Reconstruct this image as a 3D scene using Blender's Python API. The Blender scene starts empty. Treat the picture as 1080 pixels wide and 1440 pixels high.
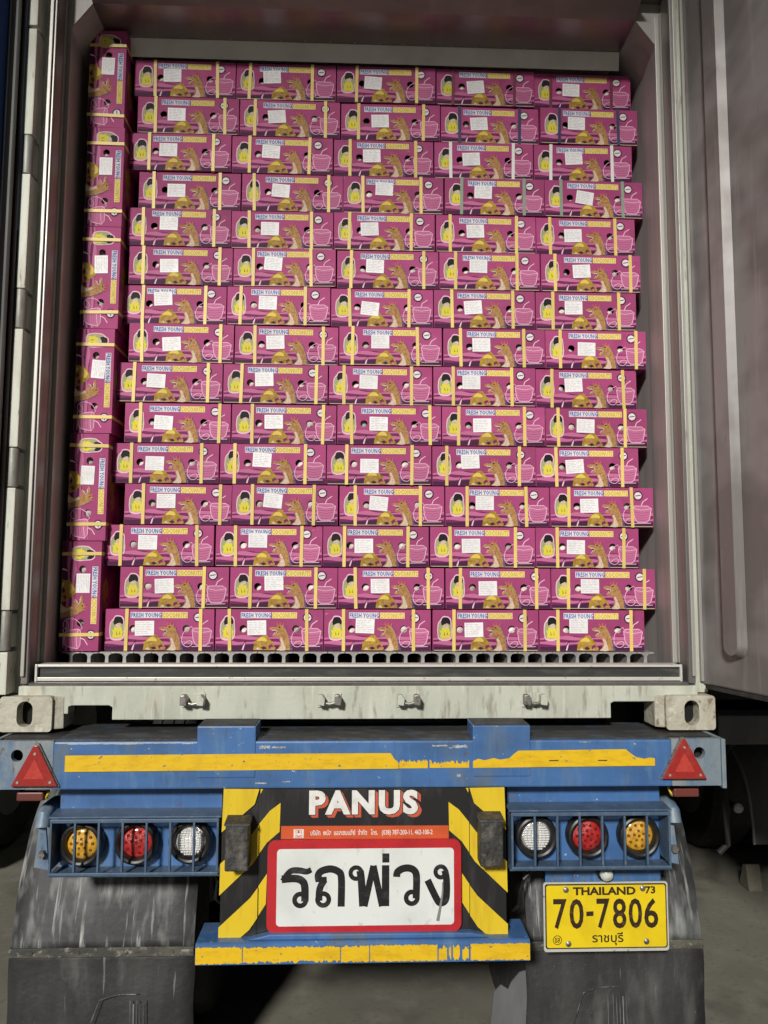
import bpy, bmesh, math, random
from mathutils import Vector, Matrix
from mathutils.geometry import tessellate_polygon

SC = bpy.context.scene
COL = SC.collection
rnd = random.Random(11)

# ------------------------------------------------------------------ camera
cam_d = bpy.data.cameras.new('camera')
cam_d.sensor_fit = 'VERTICAL'; cam_d.sensor_height = 36.0
cam_d.lens = 36.0 * 1082.0 / 1440.0
cam_d.clip_start = 0.05; cam_d.clip_end = 600
cam = bpy.data.objects.new('camera', cam_d); COL.objects.link(cam)
TILT, YAW, ROLL = math.radians(5.15), math.radians(2.16), math.radians(.24)
fw = Vector((math.sin(YAW) * math.cos(TILT), math.cos(YAW) * math.cos(TILT), math.sin(TILT)))
r0 = Vector((math.cos(YAW), -math.sin(YAW), 0)); u0 = r0.cross(fw)
rt = r0 * math.cos(ROLL) + u0 * math.sin(ROLL); up = -r0 * math.sin(ROLL) + u0 * math.cos(ROLL)
m = Matrix((rt, up, -fw)).transposed().to_4x4(); m.translation = (-.034, -2.665, 1.726)
cam.matrix_world = m
SC.camera = cam

# ------------------------------------------------------------------ sky and sun
EL, AZ = math.radians(27), math.radians(19)
W = bpy.data.worlds.new('World'); SC.world = W; W.use_nodes = True
nt = W.node_tree
sky = nt.nodes.new('ShaderNodeTexSky'); sky.sky_type = 'NISHITA'; sky.sun_disc = False
sky.sun_elevation = EL; sky.sun_rotation = math.pi + AZ
bg = nt.nodes['Background']; nt.links.new(sky.outputs[0], bg.inputs[0]); bg.inputs[1].default_value = .006
sd = bpy.data.lights.new('sun', 'SUN'); sd.energy = 3.7; sd.angle = math.radians(7.0); sd.color = (1, .965, .9)
sun = bpy.data.objects.new('sun', sd); COL.objects.link(sun)
sun.location = (-6, -14, 10)
sun.rotation_euler = Vector((math.sin(AZ) * math.cos(EL), math.cos(AZ) * math.cos(EL), -math.sin(EL))).to_track_quat('-Z', 'Y').to_euler()

SC.render.engine = 'CYCLES'
SC.cycles.use_denoising = True
SC.cycles.max_bounces = 5; SC.cycles.diffuse_bounces = 4; SC.cycles.glossy_bounces = 3; SC.cycles.transmission_bounces = 2
SC.cycles.use_adaptive_sampling = True; SC.cycles.adaptive_threshold = .035
SC.view_settings.view_transform = 'Standard'
SC.view_settings.look = 'None'
SC.view_settings.exposure = 0
SC.view_settings.gamma = 1
SC.view_settings.use_curve_mapping = False

# ------------------------------------------------------------------ materials
MATS = {}
def M(name, base, rough=.6, metal=0., layers=(), bump=0., bscale=60., bstretch=(1, 1, 1), rand=0., coat=0., spec=.5, trans=0.):
    """Procedural material: layers = (colour, scale xyz, low, high, amount) noise masks mixed over the base."""
    mt = bpy.data.materials.new(name); mt.use_nodes = True
    t = mt.node_tree; N = t.nodes; L = t.links; b = N['Principled BSDF']
    b.inputs['Roughness'].default_value = rough; b.inputs['Metallic'].default_value = metal
    b.inputs['Specular IOR Level'].default_value = spec
    b.inputs['Coat Weight'].default_value = coat; b.inputs['Coat Roughness'].default_value = .12
    b.inputs['Transmission Weight'].default_value = trans
    tc = N.new('ShaderNodeTexCoord')
    coord = tc.outputs['Object']
    if rand:                                             # every copy gets its own patch of the texture
        o_ = N.new('ShaderNodeObjectInfo'); ml = N.new('ShaderNodeMath'); ml.operation = 'MULTIPLY'; ml.inputs[1].default_value = 61.7
        L.new(o_.outputs['Random'], ml.inputs[0])
        va = N.new('ShaderNodeVectorMath'); va.operation = 'ADD'; L.new(coord, va.inputs[0]); L.new(ml.outputs[0], va.inputs[1]); coord = va.outputs[0]
    rgb = N.new('ShaderNodeRGB'); rgb.outputs[0].default_value = (*base, 1); cur = rgb.outputs[0]
    rough_mask = None
    for (c, s, lo, hi, amt) in layers:
        mp = N.new('ShaderNodeMapping'); mp.inputs['Scale'].default_value = s
        mp.inputs['Location'].default_value = (rnd.uniform(0, 9), rnd.uniform(0, 9), rnd.uniform(0, 9))
        L.new(coord, mp.inputs[0])
        nz = N.new('ShaderNodeTexNoise'); nz.inputs['Scale'].default_value = 1; nz.inputs['Detail'].default_value = 3.5
        nz.inputs['Roughness'].default_value = .62
        L.new(mp.outputs[0], nz.inputs['Vector'])
        mr = N.new('ShaderNodeMapRange'); mr.inputs['From Min'].default_value = lo; mr.inputs['From Max'].default_value = hi
        mr.inputs['To Max'].default_value = amt
        L.new(nz.outputs[0], mr.inputs[0])
        mx = N.new('ShaderNodeMix'); mx.data_type = 'RGBA'
        L.new(mr.outputs[0], mx.inputs[0]); L.new(cur, mx.inputs[6]); mx.inputs[7].default_value = (*c, 1)
        cur = mx.outputs[2]; rough_mask = mr.outputs[0]
    if rand:
        oi = N.new('ShaderNodeObjectInfo'); mr = N.new('ShaderNodeMapRange')
        mr.inputs['To Min'].default_value = 1 - rand; mr.inputs['To Max'].default_value = 1 + rand
        L.new(oi.outputs['Random'], mr.inputs[0])
        hs = N.new('ShaderNodeHueSaturation'); L.new(mr.outputs[0], hs.inputs['Value']); L.new(cur, hs.inputs['Color']); cur = hs.outputs[0]
    L.new(cur, b.inputs['Base Color'])
    if bump:
        mp = N.new('ShaderNodeMapping'); mp.inputs['Scale'].default_value = [bscale * k for k in bstretch]
        L.new(coord, mp.inputs[0])
        nz = N.new('ShaderNodeTexNoise'); nz.inputs['Scale'].default_value = 1; nz.inputs['Detail'].default_value = 4
        L.new(mp.outputs[0], nz.inputs['Vector'])
        bp = N.new('ShaderNodeBump'); bp.inputs['Strength'].default_value = bump; bp.inputs['Distance'].default_value = .01
        L.new(nz.outputs[0], bp.inputs['Height']); L.new(bp.outputs[0], b.inputs['Normal'])
    MATS[name] = mt
    return mt

GRIME = (.10, .09, .075)
M('concrete', (.195, .188, .150), .9, layers=[((.13, .12, .10), (1.3, 1.3, 1), .42, .7, .8), ((.29, .27, .23), (9, 9, 1), .5, .75, .4), ((.07, .065, .055), (2.1, 1.7, 1), .56, .70, .75), ((.10, .095, .08), (40, 40, 1), .58, .68, .5)], bump=.12, bscale=160)
M('steel', (.27, .255, .245), .42, .7, layers=[((.17, .155, .15), (26, 26, .9), .42, .68, .6), ((.48, .46, .44), (60, 60, .5), .58, .75, .4)], bump=.06, bscale=30, bstretch=(1, 1, .05))
M('steel_bright', (.42, .41, .385), .5, .45, layers=[((.40, .39, .37), (30, 30, 1.2), .45, .7, .6), ((.20, .18, .16), (40, 40, 7), .62, .74, .7)])
M('wall_lining', (.38, .36, .345), .5, .15, layers=[((.26, .24, .235), (12, 12, .8), .42, .68, .7), ((.45, .43, .42), (45, 45, .6), .55, .75, .5)], bump=.05, bscale=20, bstretch=(1, 1, .05))
M('soffit', (.30, .265, .26), .34, .8, layers=[((.20, .17, .165), (3, 9, 3), .4, .7, .6), ((.38, .34, .33), (14, 1.4, 3), .55, .75, .4)], bump=.05, bscale=14)
M('ceiling_white', (.80, .79, .75), .55, 0, layers=[((.5, .49, .46), (3, 6, 3), .45, .7, .6)])
M('frame_paint', (.53, .55, .475), .55, .0, layers=[((.38, .40, .33), (6, 6, 2.2), .42, .66, .8), ((.45, .36, .26), (9, 9, 5), .60, .74, .4), ((.22, .20, .155), (34, 34, 7), .57, .70, .7), ((.68, .69, .63), (50, 50, 5), .58, .7, .5)], bump=.12, bscale=80)
M('casting_paint', (.50, .485, .40), .6, .0, layers=[((.33, .29, .22), (14, 14, 8), .42, .66, .8), ((.13, .09, .06), (40, 40, 30), .60, .70, .8), ((.68, .66, .58), (32, 32, 22), .6, .7, .7)], bump=.4, bscale=70)
M('hinge_paint', (.62, .63, .55), .55, .0, layers=[((.45, .44, .37), (18, 18, 5), .45, .68, .8), ((.16, .12, .08), (60, 60, 12), .63, .72, .8)], bump=.1, bscale=90)
M('hinge_grey', (.33, .33, .30), .5, .2, layers=[((.2, .19, .17), (30, 30, 8), .45, .68, .8)], bump=.1, bscale=90)
M('door_panel', (.30, .285, .285), .42, .25, layers=[((.175, .16, .155), (1.6, 1.6, 2.4), .44, .58, .9), ((.13, .12, .12), (5, 5, 1.4), .55, .72, .65), ((.12, .10, .10), (20, 20, 5), .66, .75, .7), ((.40, .38, .37), (22, 22, 1.5), .58, .72, .4)], bump=.12, bscale=12)
M('door_blue', (.05, .11, .34), .4, .0, layers=[((.03, .06, .2), (4, 4, 2), .45, .7, .6)])
M('rubber', (.012, .012, .014), .45, layers=[((.05, .05, .055), (30, 30, 2), .5, .75, .6)])
M('rubber_grey', (.16, .165, .16), .5, layers=[((.07, .07, .07), (20, 20, 2), .45, .7, .7)])
M('rubber_worn', (.035, .034, .032), .65, layers=[((.14, .13, .115), (30, 30, 20), .5, .72, .8), ((.008, .008, .008), (50, 50, 30), .55, .7, .6)], bump=.5, bscale=70)
M('white_metal', (.62, .62, .58), .45, .25, layers=[((.55, .54, .50), (12, 30, 30), .45, .7, .7), ((.18, .16, .13), (60, 60, 60), .64, .72, .8)])
M('dark_groove', (.03, .03, .03), .6, layers=[((.10, .095, .085), (8, 40, 40), .5, .72, .7)])
M('floor_alu', (.52, .515, .50), .45, .45, layers=[((.30, .29, .28), (20, 20, 20), .45, .7, .8), ((.12, .10, .09), (45, 45, 45), .62, .72, .7)], bump=.1)
BLUE = (.060, .160, .39)
M('blue_paint', BLUE, .42, 0, layers=[((.045, .115, .27), (3.5, 3.5, 7), .42, .64, .85), ((.12, .23, .38), (26, 26, 4), .52, .72, .6), ((.13, .16, .17), (7, 7, 2.5), .55, .72, .7), ((.14, .14, .13), (14, 14, 5), .58, .76, .5), ((.08, .075, .07), (60, 60, 16), .62, .72, .55), ((.16, .07, .03), (30, 30, 40), .68, .73, .7), ((.55, .57, .56), (45, 45, 70), .69, .72, .9)], bump=.08, bscale=40, coat=.1)
M('blue_worn', (.20, .25, .29), .5, .1, layers=[((.09, .17, .30), (7, 7, 3), .46, .62, .8), ((.33, .34, .33), (20, 20, 6), .5, .72, .7), ((.10, .075, .05), (40, 40, 18), .62, .72, .8)], bump=.15, bscale=60)
M('grey_top', (.035, .037, .04), .7, 0, layers=[((.12, .12, .12), (10, 20, 10), .52, .75, .8), ((.05, .08, .13), (14, 14, 14), .55, .7, .7)], bump=.3)
M('tape_yellow', (.78, .50, .015), .42, 0, layers=[((.60, .36, .01), (20, 20, 60), .45, .68, .7), ((.35, .22, .02), (80, 80, 50), .66, .73, .6), ((.06, .11, .22), (50, 50, 70), .66, .68, .9), ((.10, .09, .06), (100, 100, 100), .70, .73, .8)])
M('stripe_yellow', (.74, .53, .025), .4, 0, layers=[((.56, .38, .02), (30, 30, 4), .45, .68, .7), ((.25, .19, .04), (70, 70, 40), .68, .75, .6)])
M('stripe_black', (.014, .014, .015), .45, 0, layers=[((.05, .05, .05), (20, 20, 5), .5, .72, .7), ((.22, .22, .21), (120, 120, 120), .73, .76, .7)])
M('sign_red', (.50, .022, .030), .4, 0, layers=[((.34, .014, .02), (9, 9, 9), .45, .7, .7), ((.55, .25, .22), (90, 90, 60), .70, .75, .4)])
M('sign_orange', (.62, .10, .03), .45, 0, layers=[((.48, .07, .02), (12, 12, 30), .45, .7, .7)])
M('sign_white', (.74, .77, .76), .4, 0, layers=[((.60, .63, .61), (6, 6, 6), .45, .7, .7), ((.36, .38, .36), (28, 28, 18), .62, .74, .6)])
M('print_black', (.012, .012, .013), .45, layers=[((.06, .06, .06), (25, 25, 60), .52, .72, .7), ((.3, .31, .30), (150, 150, 150), .72, .75, .5)])
M('print_white', (.78, .78, .76), .45, layers=[((.55, .55, .53), (30, 30, 30), .45, .68, .6), ((.2, .19, .18), (90, 90, 90), .68, .73, .6)])
M('print_red', (.56, .10, .055), .45)
M('scratch', (.28, .28, .27), .5, .3)
M('plate_yellow', (.80, .60, .012), .38, 0, layers=[((.64, .45, .01), (10, 10, 10), .45, .7, .7), ((.42, .30, .03), (50, 50, 50), .66, .74, .5)])
M('plate_ink', (.035, .018, .01), .45, layers=[((.14, .09, .02), (50, 50, 50), .56, .7, .6)])
M('marker_red', (.16, .035, .03), .4, 0, layers=[((.10, .05, .04), (40, 40, 40), .45, .65, .8)])
M('chip_grey', (.50, .52, .51), .5, .2, layers=[((.2, .2, .2), (60, 60, 60), .45, .62, .8)])
M('bolt_steel', (.30, .29, .27), .45, .7, layers=[((.12, .08, .05), (80, 80, 80), .5, .65, .8)])
M('reflector_red', (.33, .028, .024), .28, 0, layers=[((.32, .018, .018), (80, 80, 80), .45, .6, .7), ((.30, .10, .07), (20, 20, 20), .55, .75, .5)], coat=.4)
M('reflector_light', (.50, .06, .042), .3, 0, layers=[((.46, .035, .03), (90, 90, 90), .45, .6, .7)], coat=.4)
M('lens_amber', (.74, .42, .04), .2, 0, layers=[((.40, .18, .015), (60, 60, 60), .4, .65, .8)], coat=1., bump=.35, bscale=420)
M('lens_red', (.52, .03, .028), .2, 0, layers=[((.26, .012, .012), (60, 60, 60), .4, .65, .8)], coat=1., bump=.35, bscale=420)
M('lens_clear', (.62, .63, .62), .15, .3, layers=[((.30, .30, .30), (90, 90, 160), .45, .6, .8)], coat=1., bump=.35, bscale=420)
M('led_amber', (.20, .085, .008), .2, coat=.8)
M('led_red', (.16, .010, .010), .2, coat=.8)
M('led_clear', (.80, .80, .79), .2, coat=.8)
M('housing', (.012, .012, .013), .42, layers=[((.04, .038, .035), (30, 30, 30), .5, .7, .7)])
M('mud_rubber', (.042, .043, .046), .62, 0, layers=[((.11, .115, .12), (7, 3, 2.5), .42, .68, .8), ((.025, .025, .027), (4, 2, 3), .46, .62, .8), ((.30, .31, .305), (13, 1.6, 4.2), .50, .70, .8), ((.56, .57, .56), (48, 2, 3.6), .58, .74, .85), ((.02, .02, .021), (16, 2, 2), .55, .72, .6)], bump=.25, bscale=40)
M('mud_flap', (.026, .026, .027), .62, 0, layers=[((.055, .055, .055), (9, 9, 2), .42, .68, .8), ((.13, .135, .13), (12, 2, 3.0), .56, .76, .6), ((.45, .45, .43), (60, 4, 3.0), .66, .78, .6), ((.5, .5, .48), (150, 20, 90), .70, .74, .5)], bump=.3, bscale=40)
M('flap_strip', (.05, .05, .046), .75, 0, layers=[((.13, .125, .09), (9, 9, 20), .45, .62, .8), ((.36, .35, .31), (40, 40, 60), .58, .7, .7)], bump=.4)
M('dark_steel', (.022, .022, .024), .6, .1, layers=[((.045, .04, .035), (8, 8, 8), .5, .7, .7)])
M('chassis_blue', (.035, .07, .15), .6, 0, layers=[((.03, .03, .03), (6, 6, 6), .45, .65, .8)])
M('tyre', (.018, .018, .018), .8, 0, layers=[((.05, .047, .042), (12, 12, 12), .5, .7, .7)], bump=.3)
M('rim', (.2, .2, .2), .5, .4)
M('grey_plastic', (.11, .11, .115), .55, layers=[((.18, .18, .18), (9, 9, 3), .5, .7, .6)])
M('pale_block', (.14, .13, .10), .8, layers=[((.2, .18, .14), (16, 16, 16), .5, .7, .7)], bump=.3)
M('guard_blue', (.075, .125, .20), .5, .05, layers=[((.05, .085, .15), (20, 20, 12), .42, .66, .8), ((.22, .25, .27), (50, 50, 20), .58, .72, .6)])
M('hollow_shade', (.003, .003, .003), .9)
M('lamp_glass', (.60, .64, .60), .12, 0, coat=.8)
M('blocker_metal', (.3, .3, .31), .6, .2, layers=[((.2, .2, .2), (2, 2, 2), .45, .7, .6)])
# cartons
MAG = (.372, .060, .186)
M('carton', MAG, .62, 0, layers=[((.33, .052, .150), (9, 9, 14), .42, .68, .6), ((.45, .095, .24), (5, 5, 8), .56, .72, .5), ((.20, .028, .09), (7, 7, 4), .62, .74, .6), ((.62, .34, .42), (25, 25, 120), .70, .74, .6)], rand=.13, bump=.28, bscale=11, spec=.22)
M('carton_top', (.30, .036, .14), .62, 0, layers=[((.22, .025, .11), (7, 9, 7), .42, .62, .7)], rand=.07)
M('carton_raw', (.55, .42, .30), .8)
M('carton_inside_shade', (.05, .035, .03), .9)
M('p_pink', (.52, .15, .30), .62, rand=.08, spec=.22)
M('p_deep', (.18, .018, .10), .62, rand=.08, spec=.22)
M('p_purple', (.055, .012, .05), .62, rand=.08, spec=.22)
M('p_line', (.82, .52, .66), .62, rand=.06, spec=.22)
M('p_ochre', (.42, .27, .035), .62, layers=[((.26, .15, .02), (60, 60, 60), .45, .6, .8), ((.55, .38, .07), (90, 90, 90), .58, .7, .6)], rand=.08, spec=.22)
M('p_tan', (.45, .24, .10), .62, layers=[((.27, .12, .05), (120, 120, 120), .45, .6, .8), ((.55, .35, .15), (70, 70, 70), .56, .7, .6)], rand=.08, spec=.22)
M('p_cream', (.66, .54, .42), .62, layers=[((.50, .35, .25), (140, 140, 220), .48, .58, .8)], rand=.06, spec=.22)
M('p_yellow', (.70, .62, .06), .62, rand=.06, spec=.22)
M('p_gold', (.72, .52, .11), .62, rand=.06, spec=.22)
M('p_blue', (.05, .13, .47), .62, rand=.06, spec=.22)
M('p_black', (.012, .009, .012), .62, spec=.22)
M('p_white', (.74, .70, .70), .62, rand=.05, spec=.22)
M('p_print_red', (.55, .12, .13), .62, rand=.06, spec=.22)
M('p_band', (.80, .67, .24), .62, rand=.05, spec=.22)
M('p_bandink', (.56, .38, .04), .62, rand=.05, spec=.22)
M('p_spike', (.13, .09, .20), .62, rand=.06, spec=.22)
M('p_olive', (.36, .36, .20), .62, rand=.06, spec=.22)
M('sticker', (.86, .84, .86), .55, layers=[((.62, .60, .60), (30, 30, 30), .5, .7, .5)], rand=.06)
M('sticker_ink', (.60, .59, .61), .6)
M('strap_yellow', (.76, .58, .17), .48, layers=[((.64, .47, .12), (60, 60, 9), .45, .7, .6)], rand=.10)
M('strap_white', (.78, .77, .75), .4)
M('strap_navy', (.035, .045, .10), .4)
M('strap_maroon', (.16, .03, .06), .4)
M('strap_green', (.25, .33, .25), .4)
M('coconut', (.74, .68, .62), .5, layers=[((.5, .42, .34), (50, 50, 50), .5, .7, .7)], rand=.15)

# ------------------------------------------------------------------ mesh helpers
class MB:
    def __init__(s): s.v = []; s.f = []; s.mi = []
    def add(s, vs, fs, mi=0):
        o = len(s.v); s.v += [tuple(v) for v in vs]; s.f += [tuple(i + o for i in f) for f in fs]; s.mi += [mi] * len(fs); return s
    def box(s, x0, x1, y0, y1, z0, z1, mi=0):
        vs = [(x0, y0, z0), (x1, y0, z0), (x1, y1, z0), (x0, y1, z0), (x0, y0, z1), (x1, y0, z1), (x1, y1, z1), (x0, y1, z1)]
        return s.add(vs, [(0, 3, 2, 1), (4, 5, 6, 7), (0, 1, 5, 4), (1, 2, 6, 5), (2, 3, 7, 6), (3, 0, 4, 7)], mi)
    def prism(s, pts, y0, y1, mi=0, axis='y'):
        """closed polygon (u,w) extruded along an axis: y -> (u,y,w); x -> (x,u,w); z -> (u,w,z)"""
        f = {'y': lambda p, t: (p[0], t, p[1]), 'x': lambda p, t: (t, p[0], p[1]), 'z': lambda p, t: (p[0], p[1], t)}[axis]
        n = len(pts); vs = [f(p, y0) for p in pts] + [f(p, y1) for p in pts]
        tri = tessellate_polygon([[Vector((p[0], p[1], 0)) for p in pts]])
        fs = [tuple(t) for t in tri] + [tuple(i + n for i in reversed(t)) for t in tri]
        fs += [(i, (i + 1) % n, n + (i + 1) % n, n + i) for i in range(n)]
        return s.add(vs, fs, mi)
    def sheet(s, pts, y, mi=0):
        """flat polygon in the xz plane, facing -y"""
        tri = tessellate_polygon([[Vector((p[0], p[1], 0)) for p in pts]])
        fs = []
        for a, b, c in tri:
            ar = (pts[b][0] - pts[a][0]) * (pts[c][1] - pts[a][1]) - (pts[b][1] - pts[a][1]) * (pts[c][0] - pts[a][0])
            fs.append((a, b, c) if ar > 0 else (a, c, b))
        return s.add([(p[0], y, p[1]) for p in pts], fs, mi)
    def cyl(s, c, axis, r, l, n=20, mi=0, r2=None):
        """cylinder or cone from c along axis for length l"""
        a = Vector(axis).normalized(); q = a.to_track_quat('Z', 'Y'); r2 = r if r2 is None else r2; c = Vector(c)
        vs = []
        for k, rr in ((0, r), (l, r2)):
            for i in range(n):
                t = 2 * math.pi * i / n; vs.append(c + q @ Vector((rr * math.cos(t), rr * math.sin(t), k)))
        fs = [(i, (i + 1) % n, n + (i + 1) % n, n + i) for i in range(n)] + [tuple(reversed(range(n))), tuple(range(n, 2 * n))]
        return s.add(vs, fs, mi)
    def lathe(s, c, axis, prof, n=32, mi=0):
        """profile of (radius, height) spun round an axis through c"""
        a = Vector(axis).normalized(); q = a.to_track_quat('Z', 'Y'); c = Vector(c); vs = []; fs = []
        for r, h in prof:
            for i in range(n):
                t = 2 * math.pi * i / n; vs.append(c + q @ Vector((r * math.cos(t), r * math.sin(t), h)))
        for k in range(len(prof) - 1):
            fs += [(k * n + i, k * n + (i + 1) % n, (k + 1) * n + (i + 1) % n, (k + 1) * n + i) for i in range(n)]
        return s.add(vs, fs, mi)
    def tube(s, pts, r, n=10, mi=0):
        pts = [Vector(p) for p in pts]; vs = []; fs = []
        for i, p in enumerate(pts):
            d = (pts[min(i + 1, len(pts) - 1)] - pts[max(i - 1, 0)]).normalized(); q = d.to_track_quat('Z', 'Y')
            for k in range(n):
                t = 2 * math.pi * k / n; vs.append(p + q @ Vector((r * math.cos(t), r * math.sin(t), 0)))
        for i in range(len(pts) - 1):
            fs += [(i * n + k, i * n + (k + 1) % n, (i + 1) * n + (k + 1) % n, (i + 1) * n + k) for k in range(n)]
        fs += [tuple(reversed(range(n))), tuple(range((len(pts) - 1) * n, len(pts) * n))]
        return s.add(vs, fs, mi)
    def ribbon(s, pts, w, y, mi=0):
        """flat stroke of width w in the xz plane"""
        n = len(pts); L = []; Rr = []
        for i, p in enumerate(pts):
            a = pts[max(i - 1, 0)]; b = pts[min(i + 1, n - 1)]
            dx, dz = b[0] - a[0], b[1] - a[1]; l = math.hypot(dx, dz) or 1; nx, nz = -dz / l, dx / l
            k = w[i] if isinstance(w, (list, tuple)) else w
            L.append((p[0] + nx * k / 2, y, p[1] + nz * k / 2)); Rr.append((p[0] - nx * k / 2, y, p[1] - nz * k / 2))
        return s.add(L + Rr, [(n + i, n + i + 1, i + 1, i) for i in range(n - 1)], mi)
    def ring(s, c, ro, ri, y, n=28, mi=0, sz=1.):
        vs = []
        for i in range(n):
            t = 2 * math.pi * i / n; vs += [(c[0] + ro * math.cos(t), y, c[1] + ro * sz * math.sin(t)), (c[0] + ri * math.cos(t), y, c[1] + ri * sz * math.sin(t))]
        return s.add(vs, [(2 * i, 2 * ((i + 1) % n), 2 * ((i + 1) % n) + 1, 2 * i + 1) for i in range(n)], mi)
    def disc(s, c, r, y, n=24, mi=0, sz=1.):
        return s.sheet([(c[0] + r * math.cos(2 * math.pi * i / n), c[1] + r * sz * math.sin(2 * math.pi * i / n)) for i in range(n)], y, mi)
    def xf(s, mat):
        s.v = [tuple(mat @ Vector(v)) for v in s.v]; return s
    def mesh(s, name, mats, bevel=0., smooth=False, seg=2, recalc=True):
        me = bpy.data.meshes.new(name); me.from_pydata(s.v, [], s.f)
        for mt in mats: me.materials.append(MATS[mt])
        for p, k in zip(me.polygons, s.mi): p.material_index = k
        bm = bmesh.new(); bm.from_mesh(me)
        if recalc: bmesh.ops.recalc_face_normals(bm, faces=bm.faces)
        if bevel:
            ed = [e for e in bm.edges if len(e.link_faces) == 2 and e.calc_face_angle(0) > .5]
            bmesh.ops.bevel(bm, geom=ed, offset=bevel, segments=seg, affect='EDGES', profile=.6, clamp_overlap=True)
        bm.to_mesh(me); bm.free()
        if smooth:
            for p in me.polygons: p.use_smooth = True
            try: me.set_sharp_from_angle(angle=math.radians(38))
            except Exception: pass
        return me

def link(name, me, parent=None, label=None, cat=None, group=None, kind=None, loc=None):
    o = bpy.data.objects.new(name, me); COL.objects.link(o)
    if loc is not None: o.location = loc
    if parent is not None:
        o.parent = parent
        if parent.get('_world'):                       # parts modelled in world coordinates
            o.matrix_parent_inverse = Matrix.Translation(-Vector(parent.location)) if parent.type == 'EMPTY' else Matrix.Identity(4)
    if label: o['label'] = label
    if cat: o['category'] = cat
    if group: o['group'] = group
    if kind: o['kind'] = kind
    return o

def empty(name, loc, label, cat, group=None):
    o = link(name, None, None, label, cat, group, None, loc); o.empty_display_size = .2
    o['_world'] = 1; return o

def part(name, mb, mats, parent, label=None, bevel=0., smooth=False, seg=2, kind=None):
    mats = [mats] if isinstance(mats, str) else mats
    return link(name, mb.mesh(name, mats, bevel, smooth, seg), parent, label, kind=kind)

def curve_mesh(build, thickness=0., res=6):
    """a filled 2D curve turned into vertices and faces lying in the xz plane, front at y=0"""
    cu = bpy.data.curves.new('tmp', 'CURVE'); cu.dimensions = '2D'; cu.fill_mode = 'BOTH'; cu.extrude = thickness / 2; cu.resolution_u = res
    for pts in build:
        sp = cu.splines.new('POLY'); sp.points.add(len(pts) - 1); sp.use_cyclic_u = True
        for q, p in zip(sp.points, pts): q.co = (p[0], p[1], 0, 1)
    o = bpy.data.objects.new('tmp', cu); COL.objects.link(o)
    dg = bpy.context.evaluated_depsgraph_get(); me = bpy.data.meshes.new_from_object(o.evaluated_get(dg))
    vs = [(v.co.x, -v.co.z + thickness / 2, v.co.y) for v in me.vertices]; fs = [tuple(p.vertices) for p in me.polygons]
    bpy.data.objects.remove(o); bpy.data.curves.remove(cu); bpy.data.meshes.remove(me)
    return vs, fs

def text_mesh(txt, x0, x1, z0, z1, y, bold=0., res=3, shear=0., space=1.):
    """lettering fitted into a rectangle of the xz plane"""
    cu = bpy.data.curves.new('tmp', 'FONT'); cu.body = txt; cu.size = 1; cu.offset = bold; cu.resolution_u = res; cu.shear = shear; cu.space_character = space
    o = bpy.data.objects.new('tmp', cu); COL.objects.link(o)
    dg = bpy.context.evaluated_depsgraph_get(); me = bpy.data.meshes.new_from_object(o.evaluated_get(dg))
    xs = [v.co.x for v in me.vertices]; ys = [v.co.y for v in me.vertices]
    ax, bx, ay, by = min(xs), max(xs), min(ys), max(ys)
    vs = [(x0 + (v.co.x - ax) / (bx - ax) * (x1 - x0), y, z0 + (v.co.y - ay) / (by - ay) * (z1 - z0)) for v in me.vertices]
    fs = [tuple(p.vertices) for p in me.polygons]
    bpy.data.objects.remove(o); bpy.data.curves.remove(cu); bpy.data.meshes.remove(me)
    return vs, fs

def rrect(x0, x1, z0, z1, r, n=6):
    pts = []
    for cx, cz, a in ((x1 - r, z0 + r, -90), (x1 - r, z1 - r, 0), (x0 + r, z1 - r, 90), (x0 + r, z0 + r, 180)):
        for i in range(n + 1):
            t = math.radians(a + 90 * i / n); pts.append((cx + r * math.cos(t), cz + r * math.sin(t)))
    return pts

def circ(cx, cz, r, n=16, sz=1.):
    return [(cx + r * math.cos(2 * math.pi * i / n), cz + r * sz * math.sin(2 * math.pi * i / n)) for i in range(n)]

def smoothpath(pts, n=6):
    """Catmull-Rom through the points"""
    out = []; P = [pts[0]] + list(pts) + [pts[-1]]
    for i in range(1, len(P) - 2):
        a, b, c, d = P[i - 1], P[i], P[i + 1], P[i + 2]
        for k in range(n):
            t = k / n; out.append(tuple(.5 * (2 * b[j] + (c[j] - a[j]) * t + (2 * a[j] - 5 * b[j] + 4 * c[j] - d[j]) * t * t + (3 * b[j] - a[j] - 3 * c[j] + d[j]) * t ** 3) for j in range(2)))
    out.append(tuple(pts[-1])); return out

# ------------------------------------------------------------------ ground
g = MB(); g.add([(-300, -300, 0), (300, -300, 0), (300, 300, 0), (-300, 300, 0)], [(0, 1, 2, 3)])
part('ground', g, 'concrete', None, kind='structure')

# ------------------------------------------------------------------ added canopy (unseen roof slab that darkens the container top)
blocker = empty('added_shade_roof', (0, -5.4, 0), 'added unseen roof on tall columns that shades the container top', 'shade_blocker')
part('roof', MB().box(-20, 12, -11.13, -1.6, 9.80, 10.0), 'blocker_metal', blocker)
for cx_, cy_ in ((-12, -10.8), (-12, -2.2), (7, -10.8), (7, -2.2)):
    part('column', MB().box(cx_ - .15, cx_ + .15, cy_ - .15, cy_ + .15, 0, 9.80), 'blocker_metal', blocker)

# ================================================================== SHIPPING CONTAINER
box = empty('shipping_container', (0, 6, 1.22), 'pale grey refrigerated shipping container with its rear doors open', 'container')
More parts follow.
